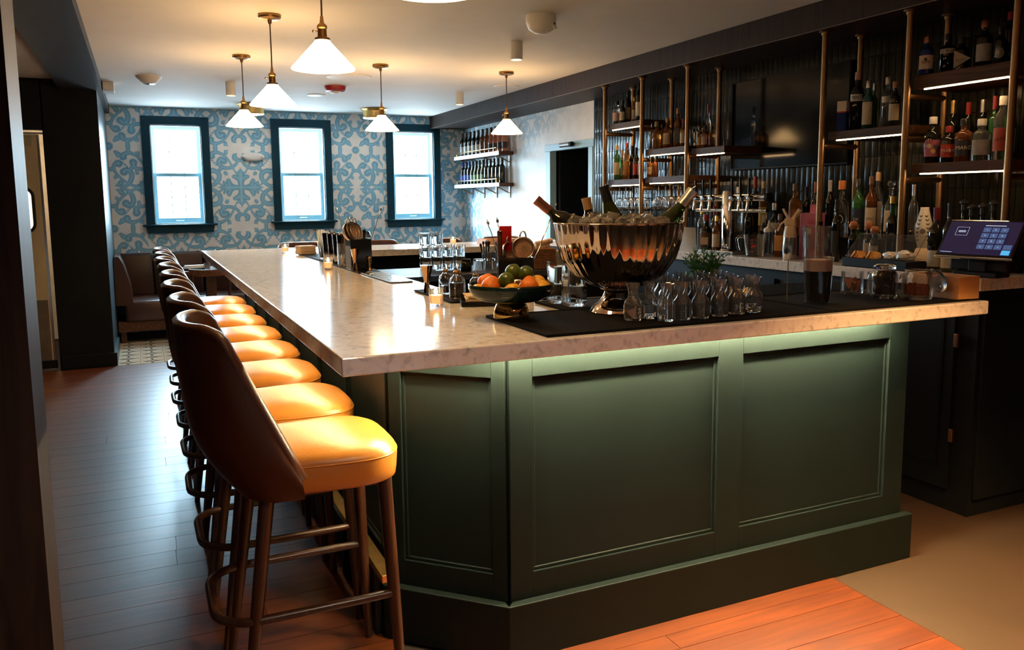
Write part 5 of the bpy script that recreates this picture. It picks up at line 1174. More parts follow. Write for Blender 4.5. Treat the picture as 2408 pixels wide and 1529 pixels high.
# shaker tins
bronze=mat('bronze_tin',(0.42,0.35,0.28),0.16,1.0,var=0.06)
for i,(x,y) in enumerate(((1.06,5.08),(1.07,4.98),(1.08,4.88),(1.085,4.78))):
    tag(obj('shaker_tin',LA([(0,0.002),(0.034,0),(0.036,0.004),(0.0405,0.085),(0.0395,0.087),(0.0455,0.172),(0.0445,0.175),(0.0435,0.172),(0.034,0.006),(0,0.006)],26),bronze,None,(x,y,ZM),smooth=45),'tall bronze shaker tin, %s of four behind the middle candle'%['farthest','second farthest','third','nearest'][i],'shaker tin','shaker tins')
cut=glass('cut_glass',(0.96,0.97,0.97))
for i,(x,y,r,h) in enumerate(((1.05,4.665,0.034,0.13),(1.105,4.60,0.032,0.135))):
    bm=LA([(0,0),(r*0.9,0),(r,0.006),(r,0.055),(r,h),(r-0.003,h),(r-0.004,0.012),(0,0.012)],24,mod=None)
    for v in bm.verts:
        if 0.004<v.co.z<0.06 and math.hypot(v.co.x,v.co.y)>r*0.98: 
            k=1+0.05*math.sin(math.atan2(v.co.y,v.co.x)*12); v.co.x*=k; v.co.y*=k
    tag(obj('mixing_glass',bm,cut,None,(x,y,ZM),smooth=30),['cut crystal mixing glass behind the middle candle','plain crystal mixing glass against the black caddy'][i],'mixing glass')
# black tool caddies
def caddy(label,x,y,w,d,h,rz):
    t=thing('bar_caddy',label,'caddy',(x,y,ZM),rz); th=0.006
    for q in ((-w/2,w/2,-d/2,-d/2+th),(-w/2,w/2,d/2-th,d/2),(-w/2,-w/2+th,-d/2+th,d/2-th),(w/2-th,w/2,-d/2+th,d/2-th)): obj('side',B(q[0],q[1],q[2],q[3],0,h,0.0015),M['gloss_black'],t)
    obj('floor_plate',B(-w/2+th,w/2-th,-d/2+th,d/2-th,0,0.006),M['gloss_black'],t); obj('divider',B(-0.002,0.002,-d/2+th,d/2-th,0.006,h*0.9),M['gloss_black'],t)
    return t
caddy('tall black tool caddy beside the drip grill',1.075,4.40,0.115,0.13,0.167,R(0)); caddy('black tool caddy behind the fruit bowl',1.312,2.865,0.135,0.11,0.152,R(-20))
mesh_c=mat('copper_mesh',(0.52,0.34,0.24),0.35,0.85,var=0.2,scale=200,bump=0.4,bscale=900)
def strainer(label,loc,rot,r,m,handle=True,deep=0.6):
    t=thing('strainer',label,'strainer',loc,0,rot=rot)
    obj('basket',LA([(r,0),(r*0.95,-r*deep*0.45),(r*0.7,-r*deep*0.85),(r*0.25,-r*deep),(0,-r*deep),(0,-r*deep+0.001),(r*0.25,-r*deep+0.001),(r*0.69,-r*deep*0.84),(r*0.94,-r*deep*0.44),(r*0.985,0)],28),m,t,smooth=60)
    obj('rim',T(ring_pts(r,32),0.0028,8,closed=True),M['steel'],t,smooth=180)
    if handle: obj('loop_handle',T([(r*0.28,r*0.95,0),(r*0.26,r*1.25,0.001),(r*0.15,r*1.5,0.002),(0,r*1.56,0.002),(-r*0.15,r*1.5,0.002),(-r*0.26,r*1.25,0.001),(-r*0.28,r*0.95,0)],0.003,8),M['steel'],t,smooth=180)
    return t
strainer('copper mesh strainer, front one leaning in the tall caddy',(1.030,4.39,1.282),(R(70),R(10),R(35)),0.050,mesh_c)
strainer('copper mesh strainer, middle one leaning in the tall caddy',(1.052,4.41,1.288),(R(70),R(10),R(35)),0.050,mesh_c)
strainer('copper mesh strainer, rear one leaning in the tall caddy',(1.074,4.43,1.284),(R(70),R(10),R(35)),0.048,mesh_c)
strainer('large round steel mesh strainer facing out above the black caddy behind the fruit',(1.340,2.85,1.262),(R(78),0,R(-24)),0.042,mesh_c)
strainer('second round mesh strainer half hidden behind the large one',(1.300,2.885,1.248),(R(80),0,R(25)),0.038,mesh_c)
def spoon(label,p0,p1,top='ball'):
    p0=Vector(p0); p1=Vector(p1); d=p1-p0
    t=thing('bar_spoon',label,'bar spoon',tuple(p0)); up=d.normalized()
    n=26; s=up.cross(Vector((0,0,1))).normalized(); w=up.cross(s); pts=[]
    for i in range(n): 
        a=i*1.1; pts.append(tuple(d*(i/(n-1))+(s*math.cos(a)+w*math.sin(a))*0.0012))
    obj('twisted_shaft',T(pts,0.0020,6),M['chrome'],t,smooth=180)
    if top=='ball': obj('end_cap',T([tuple(d),tuple(d+up*0.012)],0.0035,10),M['chrome'],t)
    else:
        bm=bmesh.new(); bmesh.ops.create_icosphere(bm,subdivisions=1,radius=0.0065)
        for v in bm.verts: v.co=Vector((v.co.x,v.co.y,v.co.z*1.5))
        o=obj('pineapple_finial',bm,mat('finial',(0.5,0.42,0.32),0.3,1.0) if 'finial' not in bpy.data.materials else bpy.data.materials['finial'],t,tuple(d+up*0.008)); o.rotation_euler=up.to_track_quat('Z','Y').to_euler()
        for k in range(5):
            a=2*PI*k/5; obj('finial_leaf',T([tuple(d+up*0.016),tuple(d+up*0.024+(s*math.cos(a)+w*math.sin(a))*0.005)],0.001,5,rads=[0.0012,0.0003]),bpy.data.materials['finial'],t)
    obj('bowl',LA([(0,-0.012),(0.006,-0.006),(0.008,0.004),(0.004,0.012),(0,0.014)],10),M['chrome'],t,smooth=180)
    return t
spoon('twisted bar spoon leaning toward the middle window from the tall caddy',(1.06,4.42,1.10),(1.005,4.58,1.40)); spoon('twisted bar spoon leaning toward the last window from the tall caddy',(1.09,4.38,1.10),(1.205,4.40,1.395))
spoon('long twisted bar spoon leaning toward the doorway from the caddy behind the fruit',(1.345,2.865,1.10),(1.497,2.88,1.42)); spoon('bar spoon with pineapple finial, lower one over the fruit',(1.290,2.865,1.10),(1.230,2.93,1.352),'pine'); spoon('bar spoon with pineapple finial, upper one by the red cloth',(1.300,2.885,1.10),(1.287,2.97,1.357),'pine')
# muddler and knives of the tall caddy
t=thing('muddler','black handled muddler standing in the tall caddy','muddler',(1.115,4.455,1.085)); obj('rod',T([(0,0,0),(0.01,0.005,0.19)],0.006,8),M['black'],t); obj('knob',LA([(0,0.185),(0.010,0.19),(0.011,0.20),(0,0.21)],12),M['black'],t,(0.01,0.005,0),smooth=180)
t=thing('muddler','turned wooden muddler standing behind the fruit bowl','muddler',(1.252,2.872,1.085)); obj('shaft',LA([(0,0),(0.012,0),(0.010,0.06),(0.013,0.10),(0.009,0.12),(0.010,0.23),(0,0.232)],16),M['walnut_z'],t,smooth=60); obj('end_knob',LA([(0,0.228),(0.010,0.23),(0.011,0.243),(0,0.250)],16),M['walnut_z'],t,smooth=60)
# red cloth
t=thing('red_cloth','bright red folded cloth hanging over the caddy behind the fruit','cloth',(1.293,2.905,1.252),R(-24)); red=mat('red_cotton',(0.62,0.012,0.015),0.75,bump=0.3,bscale=200,var=0.06)
bm=bmesh.new(); g=[[bm.verts.new(((-0.026+0.048*i/4)*(1-0.25*(1-j/6))+0.004*(1-j/6),-0.01+0.002*math.sin(i*1.7+j),0.095*j/6)) for j in range(7)] for i in range(5)]
for i in range(4):
    for j in range(6): bm.faces.new((g[i][j],g[i+1][j],g[i+1][j+1],g[i][j+1]))
r_=bmesh.ops.solidify(bm,geom=bm.faces[:],thickness=0.006); obj('front_fold',bm,red,t,smooth=60); obj('rear_fold',B(-0.016,0.015,0.0,0.005,0.02,0.083,0.002),red,t)
# jiggers
def jigger(label,x,y,z,H,r,m):
    t=thing('jigger',label,'jigger',(x,y,z)); 
    obj('large_cup',LA([(0,H*0.40),(r*0.38,H*0.38),(r,H),(r*0.95,H),(r*0.34,H*0.42),(0,H*0.43)],24),m,t,smooth=50); obj('small_cup',LA([(0,H*0.34),(r*0.36,H*0.36),(r*0.62,0),(r*0.58,0),(r*0.30,H*0.33)],24),m,t,smooth=50); obj('waist_ring',LA([(r*0.36,H*0.355),(r*0.46,H*0.36),(r*0.46,H*0.385),(r*0.36,H*0.39)],24),m,t,smooth=50); return t
gold=mat('rose_gold',(0.70,0.46,0.28),0.12,1.0,var=0.04)
jigger('rose gold jigger in front of the tall black caddy',1.03,4.30,ZM,0.118,0.022,gold); jigger('large rose gold jigger near the bitters bottles',1.040,3.13,ZM,0.112,0.0255,gold)
t=thing('gold_figurine_opener','small gold figurine on the strip beside the tall black caddy','figurine',(1.112,4.315,ZM))
obj('figure',LA([(0,0.001),(0.010,0),(0.008,0.008),(0.005,0.02),(0.007,0.034),(0.004,0.046),(0.007,0.056),(0.010,0.064),(0.007,0.072),(0,0.075)],14),M['brass'],t,smooth=60); obj('arm',T([(0.004,0,0.03),(0.011,0,0.045),(0.006,0,0.06)],0.002,6),M['brass'],t)
t=thing('cocktail_tongs','steel cocktail tongs lying on the drip grill','tongs',(1.06,4.14,CT+0.0085),R(60))
for s in (-1,1): obj('arm',T([(-0.05,0,0.003),(0,0.005*s,0.004),(0.05,0.009*s,0.003)],0.0022,6),M['chrome'],t)
t=thing('cocktail_tongs','small steel tongs lying beside the large jigger','tongs',(0.985,3.16,CT+0.001),R(75))
for s in (-1,1): obj('arm',T([(-0.035,0,0.003),(0,0.004*s,0.004),(0.035,0.007*s,0.003)],0.0022,6),M['chrome'],t)
# bitters
bit=tinted('bitters_brown',(0.16,0.035,0.012),0.5)
def bitters(label,x,y,r,h,full):
    t=thing('bitters_bottle',label,'bitters bottle',(x,y,ZM),0,'bitters dasher bottles')
    gl=obj('flask',LA([(0,0),(r*0.95,0),(r,0.004),(r,h*0.52),(r*0.8,h*0.62),(r*0.36,h*0.70),(r*0.34,h*0.74),(r*0.30,h*0.74),(r*0.74,h*0.60),(r*0.90,h*0.50),(r*0.90,0.006),(0,0.005)],24),M['glass'],t,smooth=50)
    obj('liquid',LA([(0,0.006),(r*0.89,0.0068),(r*0.89,h*full),(0,h*full)],20),bit,t,smooth=40)
    obj('collar',LA([(0,h*0.735),(r*0.42,h*0.735),(r*0.42,h*0.80),(r*0.30,h*0.84),(0,h*0.85)],16),M['oldbrass'],t,smooth=50)
    obj('dasher_tip',LA([(0,h*0.84),(0.004,h*0.84),(0.002,h*0.93),(0.0012,h),(0,h)],10),M['brass'],t,smooth=60); return t
bitters('ribbed bitters bottle of dark red liquid nearest the candle',1.077,2.885,0.029,0.128,0.48); bitters('bitters bottle behind the dark red one',1.095,3.06,0.027,0.118,0.28); bitters('bitters bottle half hidden by the dark red one',1.118,2.965,0.024,0.112,0.30)
bitters('small bitters bottle, second from the fruit bowl',1.185,2.97,0.021,0.098,0.2); bitters('small bitters bottle closest to the fruit bowl',1.215,3.02,0.020,0.092,0.2)
# napkins on black tray
t=thing('serving_tray','small black tray holding tan napkins beside the fruit bowl','tray',(1.125,2.735,ZC),R(-18)); obj('base',B(-0.085,0.085,-0.075,0.075,0,0.005,0.002),M['black'],t)
for q in ((-0.085,0.085,-0.075,-0.071),(-0.085,0.085,0.071,0.075),(-0.085,-0.081,-0.071,0.071),(0.081,0.085,-0.071,0.071)): obj('lip',B(q[0],q[1],q[2],q[3],0.005,0.018),M['black'],t)
t=thing('napkin_stack','loose pile of tan paper napkins on the black tray','napkins',(1.125,2.735,CT+0.0066),R(-14)); q=random.Random(9)
for i in range(9):
    a,b_=q.uniform(-.008,.004),q.uniform(-.008,.008); o=obj('napkin',B(-0.062+a,0.062+a,-0.055+b_,0.055+b_,0.0035*i,0.0035*i+0.003,0.001),kraft,t); o.rotation_euler=(0,0,q.uniform(-.12,.12))
# fruit bowl on brass dome
bx,by=1.055,2.336
gb=mat('dark_green_glaze',(0.008,0.020,0.016),0.10,var=0.2,scale=20)
t=thing('fruit_bowl','wide dark green ribbed bowl on a polished brass dome foot','bowl',(bx,by,ZM))
RIB=lambda a:1+0.004*math.sin(a*60)
obj('dish',LA([(0,0.052),(0.07,0.052),(0.10,0.058),(0.128,0.075),(0.1355,0.095),(0.1365,0.108),(0.134,0.110),(0.131,0.108),(0.127,0.090),(0.115,0.074),(0.08,0.064),(0,0.062)],120,mod=RIB),gb,t,smooth=60)
obj('dome_foot',LA([(0,0.0),(0.0565,0.0),(0.0575,0.004),(0.0565,0.022),(0.050,0.040),(0.040,0.052),(0,0.0525)],40),mat('polished_brass',(0.86,0.58,0.22),0.05,1.0,var=0.03),t,smooth=50)
orange=mat('orange_peel',(0.80,0.20,0.012),0.38,var=0.10,scale=10,bump=0.25,bscale=220); lime=mat('lime_peel',(0.075,0.115,0.008),0.30,var=0.45,scale=12,bump=0.15,bscale=160); lemon=mat('lemon_peel',(0.82,0.42,0.03),0.38,var=0.08,bump=0.2,bscale=200); passion=mat('passion_skin',(0.10,0.06,0.02),0.35,var=0.3)
def fruit(name,label,du,dd,z,r,m,kind,rot=(0,0,0)):
    x,y=cl(bx,by,du,dd); t=thing(name,label,name,(x,y,z),0,'fruit in the bowl',rot=rot)
    bm=bmesh.new(); bmesh.ops.create_uvsphere(bm,u_segments=24,v_segments=16,radius=r)
    for v in bm.verts:
        c=v.co/r
        if kind=='sumo': v.co.z=v.co.z*0.86+ (0.28*r*max(0,(c.z-0.72)/0.28)**0.7 if c.z>0.72 else 0); 
        elif kind=='lemon': v.co.z=v.co.z*1.22+0.16*r*math.copysign(max(0,(abs(c.z)-0.85)/0.15),c.z)
        elif kind=='lime': v.co.z=v.co.z*1.06+0.06*r*math.copysign(max(0,(abs(c.z)-0.9)/0.1),c.z)
        else: v.co.z*=0.9
    obj('peel',bm,m,t,smooth=180)
    obj('stem_scar',LA([(0,0),(r*0.09,0),(r*0.06,0.0015),(0,0.0018)],8),M['walnut_z'],t,(0,0,r*(1.09 if kind=='sumo' else 1.36 if kind=='lemon' else 1.10 if kind=='lime' else 0.885)))
    return t
ZF=ZM+0.062
fruit('orange','big orange with a bumpy neck at the candle end of the fruit bowl',-0.062,-0.045,ZF+0.042,0.031,orange,'sumo',(0.2,0.25,0)); fruit('orange','orange behind the bumpy one at the candle end of the bowl',-0.080,0.025,ZF+0.046,0.029,orange,'sumo',(0.1,0.6,0)); fruit('orange','orange low at the candle side rim of the bowl',-0.103,-0.012,ZF+0.026,0.024,lemon,'round')
fruit('orange','bright orange at the tumbler side front of the bowl',0.056,-0.040,ZF+0.040,0.031,orange,'sumo',(-0.3,0.3,0)); fruit('orange','orange peeking out behind the front lime',-0.035,0.030,ZF+0.036,0.028,orange,'round'); fruit('orange','orange tucked between the limes and the bright orange',0.025,0.030,ZF+0.030,0.026,orange,'round')
fruit('lime','front lime on top of the fruit',-0.014,-0.048,ZF+0.062,0.0245,lime,'lime',(1.2,0.3,0.5)); fruit('lime','rear lime at the top of the fruit pile',0.006,0.012,ZF+0.082,0.0245,lime,'lime',(0.5,0.2,0.9)); fruit('lime','lime on the tumbler side of the fruit pile',0.048,0.005,ZF+0.078,0.0245,lime,'lime',(1.5,0.2,-0.4))
fruit('lemon','lemon at the front middle of the bowl',0.006,-0.085,ZF+0.034,0.022,lemon,'lemon',(1.57,0,1.2)); fruit('lemon','rear lemon at the tumbler side of the bowl',0.085,0.020,ZF+0.048,0.023,lemon,'lemon',(1.57,0,0.4)); fruit('lemon','front lemon at the tumbler side of the bowl',0.098,-0.022,ZF+0.036,0.022,lemon,'lemon',(1.57,0,1.0))
fruit('passion_fruit','brown wrinkled fruit at the tumbler side rim of the bowl',0.110,0.035,ZF+0.036,0.020,passion,'round')
# two ribbed tumblers
def rtumbler(label,x,y,r,h):
    t=thing('ribbed_tumbler',label,'glass',(x,y,ZM))
    rib=lambda a:1+0.012*math.sin(a*26)
    obj('ribbed_lower',LA([(0,0),(r*0.95,0),(r,0.006),(r,h*0.47),(r*0.98,h*0.475),(r*0.92,h*0.475),(r*0.92,0.018),(0,0.018)],104,mod=rib),M['glass'],t,smooth=60)
    obj('rim_wall',LA([(r*0.955,h*0.4755),(r*0.965,h*0.48),(r*0.965,h),(r*0.93,h),(r*0.925,h*0.4755)],30),M['glass'],t,smooth=60); return t
rtumbler('ribbed clear tumbler beside the ice bowl, the nearer one',1.372,2.500,0.044,0.148); rtumbler('ribbed clear tumbler beside the ice bowl, the farther one',1.362,2.600,0.042,0.148)
# ---- punch bowl
px,py=1.421,2.290
silver=mat('polished_nickel',(0.56,0.47,0.40),0.045,1.0,var=0.03)
t=thing('punch_bowl','large polished fluted metal bowl of ice and bottles on a flared foot','bowl',(px,py,ZM))
FL=lambda a:1+0.010*math.sin(a*36)
obj('bowl_body',LA([(0.052,0.080),(0.10,0.095),(0.150,0.128),(0.186,0.178),(0.203,0.235),(0.209,0.280),(0.2115,0.294),(0.207,0.294),(0.203,0.270),(0.197,0.235),(0.181,0.182),(0.147,0.134),(0.10,0.101),(0,0.09)],176,mod=FL),silver,t,smooth=70)
obj('rim',T(ring_pts(0.2095,64,0.294),0.0035,8,closed=True),silver,t,smooth=180)
obj('foot',LA([(0,0.0),(0.0915,0.0),(0.0925,0.004),(0.088,0.010),(0.082,0.022),(0.065,0.032),(0.050,0.052),(0.043,0.070),(0.052,0.079),(0.056,0.084),(0,0.088)],56),silver,t,smooth=50)
obj('bead_ring',T(ring_pts(0.055,40,0.079),0.004,8,closed=True),silver,t,smooth=180)
ice=tinted('ice',(0.92,0.91,0.90),0.85); iq=random.Random(21)
cubes=[]
for s in range(4):
    bm=box(bmesh.new(),-0.019,0.019,-0.017,0.017,-0.015,0.015,0.005,2)
    for v in bm.verts: v.co+=Vector((iq.uniform(-.003,.003),iq.uniform(-.003,.003),iq.uniform(-.003,.003)))
    me=mesh_from(bm,'ice_cube',40); me.materials.append(ice); cubes.append(me)
pts=[]; tries=0
while len(pts)<34 and tries<4000:
    tries+=1; a=iq.uniform(0,2*PI); r=0.172*math.sqrt(iq.random()); x,y=r*math.cos(a),r*math.sin(a)
    if all(math.hypot(x-u,y-v)>0.040 for u,v in pts): pts.append((x,y))
for (x,y) in pts:
    o=obj('ice_cube',cubes[iq.randrange(4)],None,None,(px+x,py+y,ZM+0.291+0.012*(1-(x*x+y*y)/0.03)+iq.uniform(-.004,.008)),(iq.uniform(-.6,.6),iq.uniform(-.6,.6),iq.uniform(0,3))); tag(o,'clear ice cube heaped in the polished punch bowl around the bottles','ice cube','ice in the punch bowl')
o=obj('ice_bed',LA([(0,0.265),(0.10,0.27),(0.19,0.262),(0.185,0.20),(0.14,0.14),(0,0.12)],32),ice,None,(px,py,ZM),smooth=60); tag(o,'bed of crushed ice filling the polished punch bowl','ice',kind='stuff')
def iced(k,du,dd,tilt,az,H,r,g,cp,label,z=0.20):
    x,y=cl(px,py,du,dd)
    # tilt the axis towards screen direction az (radians from the lateral axis)
    ax=Vector((0.911*math.cos(az)+0.413*math.sin(az),-0.413*math.cos(az)+0.911*math.sin(az),0)); d=(Vector((0,0,1))*math.cos(tilt)+ax*math.sin(tilt))
    e=d.to_track_quat('Z','Y').to_euler()
    t=thing('iced_bottle',label,'bottle',(x,y,ZM+z),0,'bottles in the punch bowl',rot=e); bottle_parts(t,k,H,r,g,'none',cp,''); return t
iced('wine',-0.045,0.03,R(50),PI,0.29,0.036,'dark','woodball' if False else 'copper','bottle with copper foil tilting over the doorway side of the ice bowl',0.185)
iced('wine',-0.055,0.10,R(12),PI,0.20,0.036,'dark','tan','bottle with tan foil standing at the rear of the ice bowl',0.18)
iced('champ',0.03,0.03,R(17),PI,0.26,0.040,'olive','black','dark green bottle with black neck in the middle of the ice bowl',0.165)
b4=iced('champ',0.065,0.03,R(38),0.0,0.30,0.042,'olive','steel','green bottle with silver wire stopper leaning toward the beer taps',0.16)
obj('neck_label',LA([(0.0205,0.20),(0.0212,0.20),(0.0180,0.225),(0.0175,0.225)],16),LM['cream'],b4,smooth=40)
obj('wire_loop',T([(0.016,0,0.28),(0.030,0,0.295),(0.030,0,0.310),(0.012,0,0.318)],0.0016,6),M['steel'],b4)
# carafes
def carafe_mesh():
    return LA([(0,0.0),(0.0245,0.0),(0.0275,0.004),(0.0285,0.03),(0.0283,0.050),(0.0255,0.060),(0.0180,0.070),(0.0150,0.080),(0.0158,0.092),(0.0190,0.106),(0.0218,0.116),(0.0207,0.116),(0.0179,0.106),(0.0146,0.092),(0.0138,0.080),(0.0168,0.0695),(0.0242,0.059),(0.0272,0.048),(0.0270,0.030),(0.0258,0.009),(0,0.008)],28)
cm_=mesh_from(carafe_mesh(),'small_carafe',60); cm_.materials.append(M['carafe_glass'])
front=[(1.359,2.102),(1.428,2.115),(1.440,2.042),(1.505,2.050),(1.568,2.043),(1.648,2.052),(1.727,2.065),(1.808,2.077)]
for i,(x,y) in enumerate(front):
    tag(obj('small_carafe',cm_,None,None,(x,y,ZM)),'small clear glass carafe in the front row, %s from the ice bowl foot'%['first','second','third','fourth','fifth','sixth','seventh','eighth and last'][i],'carafe','small glass carafes')
rows=[[(1.53+0.078*i,2.118+0.006*i) for i in range(5)],[(1.57+0.078*i,2.192+0.004*i) for i in range(4)],[(1.60+0.078*i,2.266+0.004*i) for i in range(4)],[(1.63+0.078*i,2.338+0.002*i) for i in range(4)]]
for j,rw in enumerate(rows):
    for i,(x,y) in enumerate(rw):
        tag(obj('small_carafe',cm_,None,None,(x,y,ZM)),'small clear glass carafe in the %s row, %s from the ice bowl'%(['second','third','fourth','rearmost'][j],['first','second','third','fourth','fifth'][i]),'carafe','small glass carafes')
# herbs
t=thing('dill_bunch','bunch of feathery green dill standing behind the carafes','herbs',(2.015,2.60,ZM+0.003))
obj('jar',LA([(0,0),(0.03,0),(0.032,0.08),(0.030,0.08),(0.028,0.005),(0,0.005)],20),M['glass'],t,smooth=50)
dq=random.Random(31); dill=mat('dill_green',(0.06,0.22,0.02),0.5,var=0.3)
for s in range(26):
    a=dq.uniform(0,2*PI); ln=dq.uniform(0.10,0.165); lean=dq.uniform(0.1,0.95); bm=bmesh.new()
    d0=Vector((0.911*math.cos(a)*lean,-0.413*math.cos(a)*lean+math.sin(a)*lean*0.4,1.0)).normalized()
    p=[Vector((0,0,0.01))+d0*ln*k/6+Vector((0,0,-0.02*lean*(k/6)**2)) for k in range(7)]
    tube(bm,p,0.0012,5)
    for k in range(2,7):
        for m_ in range(7):
            b_=dq.uniform(0,2*PI); dr=(d0+Vector((math.cos(b_),math.sin(b_),dq.uniform(-.2,.5)))*1.1).normalized(); l=dq.uniform(0.012,0.03)
            tube(bm,[p[k],p[k]+dr*l*0.6,p[k]+dr*l+Vector((0,0,-0.004))],0.001,4,rads=[0.0013,0.0010,0.0005])
            for n_ in range(3):
                c=p[k]+dr*l*(0.35+0.2*n_); e=(dr+Vector((dq.uniform(-1,1),dq.uniform(-1,1),dq.uniform(-.6,.8)))).normalized(); tube(bm,[c,c+e*0.009],0.0008,3,rads=[0.0011,0.0005])
    obj('dill_sprig',bm,dill,t)
# ---------------- right hand group on the front bar
t=thing('deli_cup','clear plastic cup of near black liquid with pale foam','cup',(2.171,2.167,ZM)); pl=thin_glass('clear_plastic',(0.96,0.96,0.96),0.05,0.04,0.7)
obj('cup',LA([(0,0),(0.043,0),(0.0515,0.158),(0.0535,0.160),(0.052,0.162),(0.050,0.160),(0.0415,0.004),(0,0.003)],30),thin_glass('thin_cup_plastic',haze=0.01,boost=0.4),t,smooth=50)
obj('dark_liquid',LA([(0,0.0045),(0.0412,0.005),(0.0468,0.112),(0,0.112)],26),mat('black_brew',(0.012,0.008,0.007),0.12),t,smooth=40); obj('foam',LA([(0,0.1125),(0.0470,0.1125),(0.0492,0.152),(0.02,0.154),(0,0.154)],26),mat('pink_foam',(0.75,0.55,0.48),0.8,var=0.08,bump=0.2),t,smooth=40)
sk=thing('cocktail_skewer','gold cocktail skewer standing beside the dark cup','skewer',(2.105,2.245,ZM)); obj('shaft',T([(0,0,0.001),(0.010,0.01,0.145)],0.0018,6),M['brass'],sk); obj('head',LA([(0,0),(0.004,0.004),(0,0.009)],8),M['brass'],sk,(0.010,0.01,0.144))
t=thing('gold_coil','coil of gold cocktail picks lying on the ridged mat','picks',(2.06,2.47,CT+0.010))
for i in range(5): obj('ring',T(ring_pts(0.030+0.003*i,22,0.002+0.003*i),0.0014,6,closed=True),M['brass'],t)
t=thing('paring_knife','small knife with steel blade lying on the ridged mat','knife',(1.98,2.50,CT+0.0105),R(-35)); obj('blade',B(-0.07,0.0,-0.008,0.008,0,0.0015),M['chrome'],t); obj('handle',B(0.0,0.08,-0.009,0.009,-0.001,0.012,0.003),M['black'],t)
def cupof(label,x,y,r,h):
    t=thing('small_glass',label,'glass',(x,y,ZM)); obj('vessel',LA([(0,0),(r*0.94,0),(r,0.005),(r,h),(r*0.95,h),(r*0.94,0.008),(0,0.008)],26),M['thin'],t,smooth=50); return t
pkt=mat('sugar_packet',(0.52,0.24,0.14),0.7,var=0.2,scale=40); pq=random.Random(5)
def packets(label,x,y,n,r,h,w):
    t=thing('packets',label,'packets',(x,y,ZM+0.009))
    for i in range(n):
        a=pq.uniform(0,2*PI); rr=pq.uniform(0,r*0.45)
        o=obj('packet',B(-w,w,-0.0012,0.0012,0,0.034,0.0005),pkt,t,(rr*math.cos(a),rr*math.sin(a),0.004+pq.uniform(0,h*0.35)),(pq.uniform(-.5,.5),pq.uniform(-.5,.5),pq.uniform(0,3)))
cupof('small glass of brown packets beside the dark cup',2.485,2.305,0.041,0.085); packets('brown sugar packets inside the first small glass',2.485,2.305,12,0.036,0.05,0.014)
cupof('small glass of packets next to the clip top jars',2.545,2.235,0.040,0.085); packets('brown card packets inside the second small glass',2.545,2.235,7,0.035,0.05,0.012)
cupof('small glass behind the dark cup with herb leaves',2.375,2.355,0.036,0.085)
t=thing('dried_flowers','bundle of dried straw coloured stems behind the dark cup','dried flowers',(2.375,2.355,ZM+0.009)); dry=mat('dried_stem',(0.42,0.24,0.07),0.7,var=0.25)
for i in range(26):
    a=pq.uniform(0,2*PI); r1=pq.uniform(0.005,0.035); obj('stem',T([(0,0,0),(r1*0.5*math.cos(a),r1*0.5*math.sin(a),0.06),(r1*math.cos(a),r1*math.sin(a),0.105+pq.uniform(-.01,.015))],0.0012,5),dry,t)
# clip jars
def clipjar(label,x,y,r,h,fill,fm,lid_open,fl):
    t=thing('clip_jar',label,'jar',(x,y,ZM),R(-20))
    obj('jar_glass',LA([(0,0),(r*0.9,0),(r,0.008),(r,h*0.62),(r*0.93,h*0.76),(r*0.80,h*0.82),(r*0.80,h*0.86),(r*0.76,h*0.86),(r*0.76,h*0.81),(r*0.89,h*0.74),(r*0.95,h*0.60),(r*0.95,0.012),(0,0.009)],34),M['thin'],t,smooth=50)
    obj('wire_bail',T([(-r*0.86,0,h*0.80),(-r*1.12,0.010,h*0.70),(-r*1.18,0.012,h*0.58),(-r*1.0,0.012,h*0.66)],0.0018,6),M['steel'],t); obj('wire_band',T(ring_pts(r*0.82,34,h*0.835),0.0018,6,closed=True),M['steel'],t)
    if not lid_open: obj('glass_lid',LA([(0,h*0.865),(r*0.80,h*0.865),(r*0.83,h*0.90),(r*0.80,h*0.955),(r*0.5,h),(0,h)],30),M['glass'],t,smooth=50)
    else:
        obj('glass_lid',LA([(0,0),(r*0.80,0),(r*0.83,0.006),(r*0.76,0.012),(r*0.5,0.018),(0,0.018)],30),M['glass'],t,(r*1.42,0.0,h*0.50),(0,R(75),0),smooth=50)
        obj('hinge_wire',T([(r*0.84,0,h*0.83),(r*1.05,0,h*0.86),(r*1.30,0,h*0.80)],0.0018,6),M['steel'],t)
    q=random.Random(int(x*1000)); c=thing('jar_contents',fl,'spices',(x,y,ZM+0.013)); n=0
    bms=bmesh.new()
    for i in range(160):
        a=q.uniform(0,2*PI); rr=r*0.84*math.sqrt(q.random()); z=q.uniform(0.004,fill*h)
        m4=Matrix.Translation((rr*math.cos(a),rr*math.sin(a),z))@Matrix.Rotation(q.uniform(0,6),4,(q.random(),q.random(),q.random()+.1)); n0=len(bms.verts); s=q.uniform(.004,.009)
        bmesh.ops.create_cube(bms,size=1.0,matrix=m4@Matrix.Diagonal((s,s*.8,s*.35,1)))
    bmesh.ops.delete(bms,geom=[v for v in bms.verts if math.hypot(v.co.x,v.co.y)>r*0.93],context='VERTS')
    lathe(bms,[(0,0.003),(r*0.80,0.003),(r*0.80,fill*h*0.93),(0,fill*h*0.93)],20)
    o=obj('spice_pieces',bms,fm,c); o['kind']='stuff'; c['kind']='stuff'
    return t
clipjar('closed clip top jar of dark spice nearest the two small glasses',2.478,2.150,0.047,0.125,0.72,mat('dark_spice',(0.025,0.012,0.010),0.95,var=0.4,scale=80,spec=0.0),False,'dark dried spice filling the closed clip top jar')
clipjar('clip top jar of red brown spice with its lid swung open toward the wooden box',2.553,2.070,0.052,0.125,0.34,mat('red_spice',(0.22,0.035,0.012),0.95,var=0.4,scale=80,spec=0.0),True,'red brown dried spice in the bottom of the open clip top jar')
